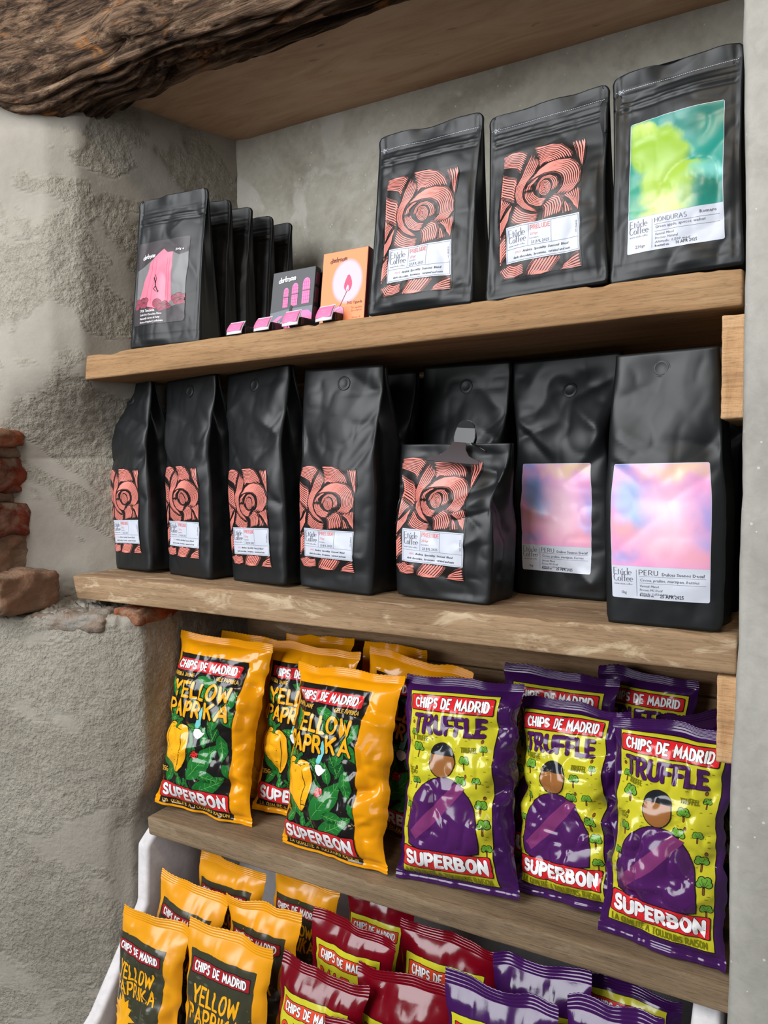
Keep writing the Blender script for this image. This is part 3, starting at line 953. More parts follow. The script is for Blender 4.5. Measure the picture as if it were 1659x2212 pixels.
def block_bag(W, D, H, seed, nu=40, nv=84, taper=.60, crush=1.0, topw=.013, back=.20, topd=.010, pinch=.10):
    """side-gusset coffee bag: brick-shaped foot, flat folded top"""
    rg = random.Random(seed)
    us = np.linspace(-1, 1, nu + 1); vs = np.linspace(0, 1, nv + 1)
    U, Vv = np.meshgrid(us, vs)
    k = sstep(taper, 1.0, Vv)
    Dv = D * (1 - k) + topd * k
    foot = sstep(0, .035, Vv)
    hw = (W / 2 + topw * sstep(.6, 1, Vv) + .003 * np.sin(Vv * 3.1)) * (.975 + .025 * foot) - .004 * sstep(.45, .62, Vv) * (1 - sstep(.62, .9, Vv))
    X = U * hw; Zm = Vv * H
    yf0 = (D - Dv) * back
    P = p3(X * 20 + seed * 1.7, Zm * 20)
    win = np.clip(1 - np.abs(U) ** 10, 0, 1) * sstep(0, .06, Vv) * (1 - .6 * sstep(.93, 1, Vv))
    wr = (fbm(P * .6, 2, seed) - .5) * .008 + (ridge(P * .9, seed + 1) ** 2 - .4) * .0022 + (ridge(P * 2.2, seed + 2) ** 3 - .3) * .0009
    wr *= crush
    # long diagonal pulls below the folded top
    for s in (-1, 1):
        for q in range(3):
            z = H * rg.uniform(.58, .82)
            a = (s * W * .5, z)
            b = (s * W * rg.uniform(-.05, .25), z - H * rg.uniform(.06, .20) * rg.choice((1, 1, -.6)))
            dd, t = seg_dist(X, Zm, a, b)
            wr += rg.choice((1, 1, -1)) * .0062 * crush * np.exp(-dd / .011) * (1 - .75 * t)
    wr += creases(X, Zm, rg, 5, W, H, .0032 * crush, .007, (.04, .95), (.03, .07), True)
    wr += facets(X, Zm, rg, 12, W, H, .055 * crush) * (.35 + .65 * sstep(.45, .75, Vv))
    bul = .006 * (1 - U ** 4) * np.sin(np.pi * np.clip(Vv, 0, 1) ** .8)
    yf = yf0 - bul + wr * win + .004 * np.abs(U) ** 14
    F = np.stack([X, yf, Zm], -1)
    yb = yf0 + Dv + (fbm(P * .7 + 5, 2, seed + 5) - .5) * .008 * win
    yb = np.maximum(yb, yf + .002)
    Bk = np.stack([X, yb, Zm], -1)
    topw_ = sstep(.80, 1, Vv)
    ns = 11
    S = np.linspace(0, 1, ns + 2)[1:-1]
    g = ((D - Dv[:, :1]) * .42 + .004 + pinch * D * sstep(.25, .6, vs)[:, None])
    tri = (1 - np.abs(2 * S - 1))[None]
    rs = []
    for side in (1, -1):
        e = F[:, -1] if side > 0 else F[:, 0]
        q = Bk[:, -1] if side > 0 else Bk[:, 0]
        A = e[:, None] * (1 - S[None, :, None]) + q[:, None] * S[None, :, None]
        nz = (fbm(p3(A[..., 1] * 30 + seed, A[..., 2] * 26), 3, seed + 7 + side) - .5) * .010 * crush
        A[..., 0] -= side * (g * tri - nz * np.sin(np.pi * S)[None] * sstep(0, .1, vs)[:, None])
        rs.append(A)
    verts, faces = loop_bag(us, vs, F, Bk, rs[0], rs[1][:, ::-1])
    return dict(F=F, N=grid_normals(F), us=us, vs=vs, W=W, H=H, verts=verts, faces=faces)

def pouch_bag(W, D, H, seed, nu=56, nv=96, crush=1.0, sym=.5, corner=.010, seam=.008):
    """flat-bottom zip pouch: wide foot, flat top with rounded corners, side seams"""
    rg = random.Random(seed)
    us = np.linspace(-1, 1, nu + 1)
    vs = np.concatenate([np.linspace(0, .78, int(nv * .62) + 1)[:-1], np.linspace(.78, 1, int(nv * .38) + 1)])
    U, Vv = np.meshgrid(us, vs)
    Zm = Vv * H
    Dv = D * np.clip(1 - Vv / .93, 0, 1) ** .85 + .0026
    r = corner
    zz_ = np.clip(Zm - (H - r), 0, r)
    hw = W / 2 - (r - np.sqrt(np.maximum(r * r - zz_ ** 2, 0)))
    hw = hw - .0025 * (1 - sstep(0, .02, Vv)) - .003 * np.sin(np.pi * Vv)
    X = U * hw
    yf0 = (D - Dv) * sym
    P = p3(X * 24 + seed * 2.1, Zm * 24)
    flatw = np.clip(1 - np.abs(U) ** 12, 0, 1)
    win = flatw * sstep(0, .05, Vv) * (1 - .55 * sstep(.84, .93, Vv))
    wr = ((fbm(P * .5, 2, seed) - .5) * .010 + (ridge(P * .9, seed + 1) ** 2 - .4) * .0034 + (ridge(P * 2.4, seed + 2) ** 3 - .3) * .0009) * crush
    wr += creases(X, Zm, rg, 4, W, H, .0026 * crush, .006, (.05, .8), (.03, .06), True)
    wr += creases(X, Zm, rg, 3, W, H, .0022 * crush, .005, (.72, .98), (.02, .05))
    wr += facets(X, Zm, rg, 14, W, H, .030 * crush)
    bul = .008 * (1 - U ** 2) * np.sin(np.pi * np.clip(Vv / .86, 0, 1) ** .8) * (Vv < .86)
    yf = yf0 - bul + wr * win
    # heat-sealed side seams, zip and bottom fold
    sx = np.abs(np.abs(X) - (W / 2 - seam))
    yf += .0012 * np.exp(-(sx / .0016) ** 2) * (Vv > .03)
    for zc, a in ((.845, -.0016), (.862, -.0016), (.905, .0008), (.825, .0009)):
        yf += a * np.exp(-((Vv - zc) * H / .0016) ** 2) * (np.abs(U) < .9)
    yf += .0010 * np.exp(-((Zm - .016 - .020 * np.abs(U) ** 2 * 0) / .0018) ** 2)
    top = sstep(.88, 1, Vv)
    cm = top * (fbm(p3(U * 1.5 + seed, 2.0), 2, seed + 4) - .5) * .010
    F = np.stack([X, yf + cm, Zm], -1)
    yb = np.maximum(yf0 + Dv + cm, yf + cm + .0012)
    Bk = np.stack([X, yb, Zm], -1)
    ns = 7
    S = np.linspace(0, 1, ns + 2)[1:-1]
    tri = (1 - np.abs(2 * S - 1))[None]
    rs = []
    for side in (1, -1):
        e = F[:, -1] if side > 0 else F[:, 0]
        q = Bk[:, -1] if side > 0 else Bk[:, 0]
        A = e[:, None] * (1 - S[None, :, None]) + q[:, None] * S[None, :, None]
        A[..., 0] -= side * ((D - Dv[:, :1]) * .34 * sstep(0, .25, vs)[:, None] * np.clip(Dv[:, :1] / .01, 0, 1) + .001) * tri
        rs.append(A)
    verts, faces = loop_bag(us, vs, F, Bk, rs[0], rs[1][:, ::-1])
    return dict(F=F, N=grid_normals(F), us=us, vs=vs, W=W, H=H, verts=verts, faces=faces)

def at_front(bag, x, z, lift=0.0):
    u = np.array([x / (bag['W'] / 2)]); v = np.array([z / bag['H']])
    P = sample(bag['F'], bag['us'], bag['vs'], u, v)[0]
    n = sample(bag['N'], bag['us'], bag['vs'], u, v)[0]
    n /= np.linalg.norm(n)
    return P + n * lift, n
# ------------------------------------------------------------------ print designs
PAL = dict(
    black=(22, 20, 20), ink=(40, 40, 44), grey_ink=(104, 106, 116), pink_line=(246, 146, 134), salmon=(232, 118, 104), white=(202, 207, 220),
    pale_pink=(240, 150, 150), stamp=(90, 92, 104), frame=(120, 134, 158),
    dk_label=(64, 59, 62), dk_grey=(116, 116, 118), dk_cloud=(150, 66, 84), dk_pink=(244, 122, 146), dk_rose=(214, 96, 124), paper=(236, 232, 236),
    box_grey=(74, 76, 80), box_floor=(112, 118, 128), hot_pink=(250, 122, 180), deep_pink=(214, 74, 128), orange=(248, 140, 84), lilac=(236, 190, 220), flame=(226, 62, 104), skin_pink=(244, 164, 206), brown=(110, 58, 34),
    banner=(212, 38, 46), letter=(240, 238, 240), yellow=(236, 168, 26), pepper=(242, 172, 28), night=(30, 27, 26), leaf=(34, 112, 48), leaf2=(22, 84, 38), vein=(120, 190, 96), horn=(120, 200, 204), bug=(206, 44, 40), gold=(206, 160, 60),
    lime=(196, 190, 44), lime_dark=(116, 116, 22), purple=(74, 28, 88), plum=(122, 52, 104), tan=(150, 98, 52), dark_hair=(34, 36, 42), tree=(104, 160, 52), acorn=(128, 74, 40),
    olive=(58, 58, 44), olive2=(82, 82, 66), salt_red=(216, 70, 40), rack_banner=(158, 34, 40),
    white_shine=(232, 232, 236))

def lab(k): return MATS[k] if k in MATS else film('label_' + k, PAL[k], .40, .08, 40, .42)
def prn(k): return film('print_' + k, PAL[k], .17, .12, 40, .5, distance=.0012)
def brd(k): return MATS[k] if k in MATS else flat('card_' + k, PAL[k], .5)

def etude(a, x, y, w):
    """two-line wordmark, x left, y first base line, w width"""
    a.text('Etúde', x, y, w * .36, w * .034, 'grey_ink', 3, width=w * .92, nib=w * .010, sp=.10)
    a.line([(x - .2, y), (x + w * .2, y)], w * .010, 'grey_ink', 3, raw=True)
    a.text('Coffee', x, y + w * .34, w * .36, w * .034, 'grey_ink', 3, width=w * .98, nib=w * .010, sp=.07)
    a.type('www.etude.coffee', x, y + w * .52, w * .085, 'grey_ink', 3, width=w * .95)

def prelude_art():
    a = Art(100, 150)
    a.rect(0, 0, 100, 150, 'black', 0, 2.2)
    a.frame((320, 205), (1180, 95), (-235, 1785))
    c, L = 'pink_line', 1
    bd = [
     ([(335, 215), (480, 208), (620, 232), (690, 300)], [(285, 375), (420, 430), (520, 480), (565, 550)], 13),
     ([(252, 470), (380, 555), (470, 595), (500, 665)], [(200, 795), (290, 860), (380, 915), (440, 965)], 12),
     ([(735, 320), (640, 470), (560, 620), (470, 740), (447, 880), (480, 1000), (570, 1110), (690, 1180), (760, 1205)], [(838, 400), (845, 500), (770, 620), (660, 700), (595, 800), (570, 900), (600, 1010), (660, 1090), (720, 1140)], 9),
     ([(465, 1010), (560, 1130), (680, 1205), (780, 1225)], [(375, 1220), (450, 1300), (580, 1350), (745, 1325)], 9),
     ([(800, 235), (1000, 240), (1180, 300), (1290, 430), (1335, 555)], [(850, 570), (875, 535), (905, 515), (935, 512), (965, 522)], 15),
     ([(1335, 330), (1372, 470), (1392, 600), (1432, 725)], [(1498, 330), (1508, 450), (1490, 600), (1452, 740)], 6),
     ([(860, 590), (980, 540), (1130, 532), (1290, 575), (1392, 680), (1428, 830), (1395, 960), (1310, 1040), (1215, 1082)], [(680, 705), (800, 690), (920, 682), (1050, 700), (1145, 765), (1172, 860), (1150, 950), (1090, 1010), (1050, 1035)], 12),
     ([(748, 890), (790, 790), (880, 722), (1000, 722), (1095, 790), (1118, 890), (1070, 970)], [(812, 880), (845, 800), (920, 768), (990, 800), (1015, 880), (1000, 930), (975, 958)], 6),
     ([(596, 870), (592, 960), (640, 1060), (740, 1122), (835, 1132)], [(730, 890), (752, 940), (820, 1005), (930, 1035)], 9),
     ([(600, 855), (640, 770), (740, 712), (800, 700)], [(700, 860), (715, 790), (780, 745), (840, 715)], 5),
     ([(842, 1135), (866, 1200), (850, 1260), (832, 1335)], [(1025, 1030), (1120, 1075), (1145, 1180), (1092, 1310)], 11),
     ([(1140, 1085), (1225, 1150), (1275, 1245)], [(1392, 1030), (1380, 1120), (1330, 1345)], 10),
     ([(1150, 1180), (1135, 1240), (1125, 1330)], [(1180, 1165), (1225, 1240), (1240, 1320)], 5),
     ([(205, 820), (172, 960), (150, 1080), (138, 1180)], [(400, 975), (330, 1010), (250, 1100), (172, 1180)], 9),
     ([(420, 985), (280, 1110), (160, 1200), (120, 1260)], [(372, 1080), (335, 1200), (225, 1330), (108, 1430)], 9),
     ([(250, 1380), (170, 1450), (104, 1530)], [(235, 1670), (160, 1710), (94, 1775)], 9),
     ([(270, 1812), (360, 1850), (470, 1835)], [(92, 1850), (150, 1980), (300, 2005), (450, 1985)], 9),
     ([(640, 1835), (560, 1900), (500, 1970), (485, 2015)], [(1005, 1865), (910, 1960), (810, 2045), (660, 2050)], 11),
     ([(1255, 1890), (1150, 1925), (1030, 1990)], [(1262, 2085), (1150, 2080), (965, 2060)], 7)]
    for A, B, n in bd:
        a.bundle(A, B, max(4, int(round(n * .86))), .52, c, L)
        for E in (A, B): a.line(E, 1.0, 'black', 2.4, taper=True)
    for r in range(18, 100, 19):
        a.line(arc(903, 892, r * .92, r * 1.08, 80, 430, 22), .75, c, L)
    a.frame()
    return a

def sticker_art():
    """the white address sticker at the foot of the label"""
    a = Art(89, 42)
    a.rect(0, 0, 89, 42, 'white', 0, .4)
    f = 'frame'
    a.line([(1.5, 1.5), (87.5, 1.5), (87.5, 40.5), (1.5, 40.5), (1.5, 1.5)], .35, f, 2)
    a.line([(1.5, 26.5), (87.5, 26.5)], .35, f, 2)
    a.line([(28.5, 1.5), (28.5, 26.5)], .35, f, 2); a.line([(56, 1.5), (56, 26.5)], .35, f, 2)
    etude(a, 3.4, 12.0, 22.5)
    a.text('PRELUDE', 30.5, 8.2, 4.8, .85, 'pale_pink', 3, width=24)
    a.type('250gr', 30.5, 15.0, 3.2, 'pale_pink', 3, width=10)
    a.type('best before:', 30.5, 19.4, 1.9, 'grey_ink', 3, width=11)
    a.type('23 JUL 2025', 32.5, 24.8, 3.2, 'stamp', 3, width=21)
    a.type('100%', 12, 32.3, 2.6, 'pale_pink', 3, width=8, shear=.2)
    a.type('Arabica  Speciality  Seasonal  Blend', 22, 32.3, 2.6, 'ink', 3, width=54, shear=.2, bold=.01)
    a.type('dark chocolate,  brownies,  caramel and nuts', 10, 38.0, 2.6, 'ink', 3, width=68, shear=.2, bold=.01)
    a.type('100% ARABICA', 86, 22, 1.7, 'ink', 3, width=14, ang=-90)
    return a

def blob_mat(key, base, blobs, dist=.10, rough=.3):
    """soft painted patches: blobs = (cx, cy, rx, ry, softness, colour)"""
    t = NT(key)
    uv = t.uv()
    n = t.n('ShaderNodeTexNoise'); t.put(n.inputs['Vector'], t.mapping(uv, (3.2, 3.2, 1))); n.inputs['Scale'].default_value = 1.3; n.inputs['Detail'].default_value = 3
    vm = t.n('ShaderNodeVectorMath', operation='SUBTRACT'); t.put(vm.inputs[0], n.outputs['Color']); vm.inputs[1].default_value = (.5, .5, .5)
    vs = t.n('ShaderNodeVectorMath', operation='SCALE'); t.put(vs.inputs[0], vm.outputs[0]); vs.inputs['Scale'].default_value = dist * 4
    va = t.n('ShaderNodeVectorMath', operation='ADD'); t.put(va.inputs[0], uv); t.put(va.inputs[1], vs.outputs[0])
    s = t.sep(va.outputs[0])
    col = t.mix(0.0, srgb(base), srgb(base))
    for cx, cy, rx, ry, soft, c in blobs:
        ex = t.math('DIVIDE', t.math('SUBTRACT', s[0], cx), rx); ey = t.math('DIVIDE', t.math('SUBTRACT', s[1], cy), ry)
        d = t.math('SQRT', t.math('ADD', t.math('MULTIPLY', ex, ex), t.math('MULTIPLY', ey, ey)))
        f = t.ramp(d, [(max(1 - soft, 0) * .5, 1.0), (min((1 + soft) * .5, 1), 0.0)]) if False else t.math('DIVIDE', t.math('SUBTRACT', 1 + soft, d), 2 * soft, True)
        col = t.mix(f, col, srgb(c))
    MATS[key] = t.out(col, rough, t.bump(t.noise(t.obj(), 40, 3), .10, .0015))
    return MATS[key]
blob_mat('honduras_paint', (40, 150, 136), [
    (.78, .93, .42, .12, .7, (30, 118, 106)), (.05, .62, .10, .16, .5, (36, 140, 130)),
    (.26, .80, .27, .16, .16, (150, 188, 62)), (.36, .68, .30, .12, .18, (146, 186, 56)), (.52, .50, .34, .09, .16, (154, 190, 60)), (.38, .44, .33, .20, .2, (160, 194, 70)), (.40, .30, .28, .12, .4, (202, 220, 130)), (.14, .92, .14, .06, .5, (190, 216, 116)),
    (.86, .36, .22, .12, .5, (30, 120, 104)), (.90, .50, .20, .05, .7, (120, 200, 190)), (.04, .46, .09, .14, .5, (40, 148, 120)), (.10, .31, .08, .05, .6, (60, 160, 120))], .07)
blob_mat('peru_paint', (232, 160, 206), [
    (.50, 1.0, .95, .10, .8, (222, 168, 214)), (.72, .96, .34, .07, .6, (232, 196, 172)), (.08, .98, .10, .06, .7, (150, 160, 222)),
    (.22, .77, .20, .12, .5, (150, 168, 226)), (.30, .66, .17, .10, .5, (152, 172, 230)), (.27, .60, .12, .07, .5, (150, 178, 232)),
    (.95, .64, .10, .10, .7, (148, 160, 228)), (.96, .42, .12, .08, .7, (170, 160, 224)), (.14, .52, .14, .06, .8, (236, 170, 176)), (.55, .42, .30, .10, .9, (244, 186, 206)),
    (.68, .72, .24, .12, .9, (236, 176, 220)), (.60, .60, .16, .2, 1.0, (244, 206, 222)), (.12, .30, .12, .05, .8, (176, 160, 216)), (.85, .30, .2, .06, .9, (238, 170, 190))], .06)

def origin_art(kind):
    """label with a painted picture above a white text field"""
    a = Art(100, 148)
    wy = 112 if kind == 'peru' else 110
    a.rect(0, 0, 100, 148, 'white', 0, 2.0)
    paint = 'peru_paint' if kind == 'peru' else 'honduras_paint'
    a.poly([(.6, .6), (99.4, .6), (99.4, wy), (.6, wy)], paint, 1)
    etude(a, 2.5, wy + 10, 21)
    a.line([(27, wy + 4), (27, 145)], .35, 'frame', 2)
    if kind == 'peru':
        a.type('1kg', 10, 143, 3.4, 'grey_ink', 3, width=6)
        a.text('PERU', 30, wy + 9.2, 5.4, .55, 'ink', 3, width=19, nib=.3)
        a.type('Dulces Suenos Decaf', 53, wy + 9.2, 3.4, 'grey_ink', 3, width=42, bold=.012)
        a.type('Cocoa, praline, marzipan, berries', 30, wy + 16.2, 3.2, 'grey_ink', 3, width=60, shear=.25)
        a.type('25 APR 2025', 51, 145.4, 4.0, 'ink', 3, width=24, bold=.006)
        rows = ('Varietal: Mixed', 'Process: MC Decaf', 'Altitude: 1,650-1,900 masl')
    else:
        a.type('230gr', 9, 143, 3.4, 'grey_ink', 3, width=11)
        a.text('HONDURAS', 30, wy + 8.6, 4.8, .5, 'grey_ink', 3, width=33, nib=.28)
        a.type('Romero', 76, wy + 7.2, 3.4, 'grey_ink', 3, width=17, bold=.012)
        a.type('Green apple, apricot, walnut', 30, wy + 15.0, 3.0, 'grey_ink', 3, width=52, shear=.25)
        a.type('16 APR 2025', 51, 145.0, 3.6, 'ink', 3, width=22, bold=.006)
        rows = ('Varietal: Mixed', 'Process: Natural', 'Altitude: 1,500 masl')
    a.line([(30, wy + 10.8), (96, wy + 10.8)], .25, 'grey_ink', 2)
    a.line([(30, wy + 18.2), (96, wy + 18.2)], .25, 'grey_ink', 2)
    for k, r in enumerate(rows):
        a.type(r, 30, wy + 22.6 + k * 4.2, 2.6, 'grey_ink', 3, width=(20, 24, 36)[k], shear=.2)
    a.type('Roasted on:', 30, 145, 2.5, 'ink', 3, width=15, bold=.012)
    return a

def wordmark(a, x, y, w, col, lw, ang=0):
    a.text('darkroom', x, y, w * .24, lw, col, 4, width=w, ang=ang, sp=.12, jit=.10, slant=.25)

def dark_art():
    a = Art(100, 120)
    a.rect(0, 0, 100, 120, 'dk_label', 0, 4)
    a.poly([(0.5, 40), (12, 36), (28, 30), (36, 26), (44, 20), (54, 14), (64, 22), (72, 20), (84, 26), (99.5, 22), (99.5, 100), (.5, 92)], 'dk_grey', 1)
    a.poly([(30, 31), (37, 26), (45, 20), (54, 14), (62, 20), (72, 20), (74, 88), (62, 96), (44, 98), (22, 92), (6, 82)], 'dk_pink', 2)
    for x0, x1 in ((36, 24), (43, 34), (64, 62), (68, 67)):
        a.line([(x0, 28), (x1, 90)], .6, 'dk_rose', 3)
    rg = random.Random(4)
    for k in range(26):
        x = rg.uniform(0, 100); y = 92 + rg.uniform(-8, 6) + (abs(x - 50) < 24) * 6
        r = rg.uniform(5, 9)
        a.poly([(np.clip(px, .5, 99.5), np.clip(py, 0, 119.5)) for px, py in arc(x, y, r, r * .75, 0, 345, 14)], 'dk_cloud', 3.0 + k * .02)
        a.line([(np.clip(px, .5, 99.5), py) for px, py in arc(x, y, r, r * .75, 200, 340, 8)], .7, 'dk_label', 3.6)
    a.poly([(.5, 97), (20, 95), (50, 103), (80, 97), (99.5, 95), (99.5, 116), (96, 119.5), (4, 119.5), (.5, 116)], 'dk_label', 3.8)
    a.line([(42, 50), (45, 56), (44, 62)], 1.0, 'black', 4); a.line([(40, 54), (43, 60), (44, 66), (47, 72)], 1.8, 'black', 4)
    a.line([(44, 66), (40, 70), (45, 74)], 1.0, 'black', 4); a.disc(48.5, 74, 1.6, 1.8, 'black', 4)
    wordmark(a, 12, 25, 26, 'paper', 1.1, -3)
    a.type('200g e', 76, 19, 3.4, 'paper', 4, width=15, bold=.02)
    for k, (s, w) in enumerate((('70% Tanzania', 30), ('Craft Hot Chocolate Flakes', 43), ('Naturally sweet & fruity', 40), ('Notes of raspberry milkshake', 46))):
        a.type(s, 14, 101.5 + k * 5.2, 3.6 if k == 0 else 2.8, 'paper', 5, width=w, bold=.02)
    return a

def grey_box_art():
    a = Art(76, 90)
    a.rect(0, 0, 76, 90, 'box_grey', 0)
    a.poly([(0, 60), (30, 57), (76, 56), (76, 90), (0, 90)], 'box_floor', 1)
    for (x, y, w, h) in ((22, 26, 9, 28), (37, 21, 11, 32), (56, 16, 13, 36)):
        a.poly([(x, y + h), (x, y + w / 2)] + arc(x + w / 2, y + w / 2, w / 2, w * .62, 180, 360, 10) + [(x + w, y + h)], 'hot_pink', 2)
        for k in range(1, 4): a.line([(x + w * k / 4, y + 1), (x + w * k / 4, y + h)], .35, 'deep_pink', 3)
        for k in range(1, 7): a.line([(x, y + h * k / 7), (x + w, y + h * k / 7)], .35, 'deep_pink', 3)
        a.line([(x - .4, y + h * .47), (x + w + .4, y + h * .47)], 1.1, 'box_grey', 4)
    a.poly([(16, 66), (24, 66), (6, 80), (0, 84), (0, 76)], 'hot_pink', 2)
    a.poly([(32, 64), (43, 64), (42, 90), (18, 90)], 'hot_pink', 2)
    a.poly([(56, 62), (69, 62), (76, 68), (76, 90), (62, 90), (60, 80)], 'hot_pink', 2)
    a.poly([(36, 54), (38, 51), (40, 54), (40, 60), (38, 66), (36, 66), (35, 60)], 'black', 5)
    a.line([(37.5, 66), (34, 84)], 1.2, 'black', 5)
    wordmark(a, 12, 16.5, 30, 'paper', 1.5, -4)
    a.type('70% Tanzania', 8, 78, 4, 'paper', 6, width=26, bold=.02)
    a.type('Two ingredients', 8, 83, 2.6, 'paper', 6, width=20, bold=.02)
    a.type('Notes of raspberry', 8, 88, 2.6, 'paper', 6, width=22, bold=.02)
    return a

def orange_box_art():
    a = Art(76, 104)
    a.rect(0, 0, 76, 104, 'orange', 0)
    t = NT('glow_print')
    uv = t.uv(); s = t.sep(uv)
    ex = t.math('DIVIDE', t.math('SUBTRACT', s[0], .58), .33); ey = t.math('DIVIDE', t.math('SUBTRACT', s[1], .56), .30)
    d = t.math('SQRT', t.math('ADD', t.math('MULTIPLY', ex, ex), t.math('MULTIPLY', ey, ey)))
    MATS['glow_print'] = t.out(t.mix(t.math('DIVIDE', t.math('SUBTRACT', 1.08, d), .2, True), srgb(PAL['orange']), srgb(PAL['lilac'])), .5)
    a.poly([(4, 8), (75, 8), (75, 84), (4, 84)], 'glow_print', 1)
    a.poly([(46, 34), (52, 44), (53, 54), (49, 61), (43, 61), (39, 55), (40, 47)], 'flame', 2, 1)
    a.poly([(46, 50), (48.5, 56), (47, 61), (43.5, 61), (43, 56)], 'lilac', 3, 1)
    a.line([(46, 58), (34, 82)], .8, 'brown', 4)
    a.poly([(14, 92), (24, 84), (34, 80), (40, 84), (42, 92), (40, 100), (18, 100)], 'skin_pink', 2, 2)
    a.line([(14, 92), (24, 84), (34, 80), (40, 84), (42, 92), (40, 100)], .5, 'flame', 3)
    a.line([(20, 93), (30, 86), (36, 84)], .4, 'flame', 3)
    wordmark(a, 13, 16, 28, 'brown', 1.0, -3)
    a.type('70% Uganda', 46, 80, 4.2, 'brown', 4, width=26, bold=.01)
    a.type('Two ingredients', 54, 87, 2.6, 'brown', 4, width=18); a.type('Zero x flavours', 54, 91, 2.6, 'brown', 4, width=18)
    a.type('Notes of', 56, 101, 2.6, 'brown', 4, width=14)
    return a

def leaf_shape(x, y, l, w, ang, n=8):
    c, s = math.cos(R(ang)), math.sin(R(ang))
    up_ = [(l * t, w * math.sin(math.pi * t ** .8) * .5) for t in np.linspace(0, 1, n)]
    dn = [(l * t, -w * math.sin(math.pi * t ** .8) * .5) for t in np.linspace(1, 0, n)][1:-1]
    return [(x + a * c - b * s, y + a * s + b * c) for a, b in up_ + dn]

def leaf(a, x, y, l, w, ang, lay, col='leaf', clip=None):
    p = leaf_shape(x, y, l, w, ang)
    q = leaf_shape(x - .6 * math.cos(R(ang)), y - .6 * math.sin(R(ang)), l + 1.2, w + 1.8, ang)
    cl = lambda P: [(min(max(u, .4), a.w - .4), min(max(v, .4), a.h - .4)) for u, v in P]
    a.poly(cl(q), 'night', lay); a.poly(cl(p), col, lay + .3)
    c, s = math.cos(R(ang)), math.sin(R(ang))
    pt = lambda u, v: (x + u * c - v * s, y + u * s + v * c)
    inside = lambda P: all(.6 < u < a.w - .6 and .6 < v < a.h - .6 for u, v in P)
    mr = [pt(l * .06, 0), pt(l * .5, w * .03), pt(l * .95, 0)]
    if inside(mr): a.line(mr, .45, 'vein', lay + .6, taper=True)
    for k in (.25, .42, .6, .76):
        for sg in (-1, 1):
            vv = [pt(l * k, 0), pt(l * (k + .12), sg * w * .3 * math.sin(math.pi * k))]
            if inside(vv): a.line(vv, .3, 'vein', lay + .6, taper=True)

def banner(a, x0, y0, x1, y1, txt, lw, lay, tilt=0, col='banner', edge='night', pad=5, letter='letter'):
    a.rect(x0 - .9, y0 - .9, x1 + .9, y1 + .9, edge, lay, 2.0)
    a.rect(x0, y0, x1, y1, col, lay + .3, 1.6)
    h = (y1 - y0) * .60
    a.text(txt, x0 + pad, (y0 + y1) / 2 + h / 2, h, lw, letter, lay + 1.5, width=x1 - x0 - 2 * pad, sp=.34, outline=(1.1, edge))

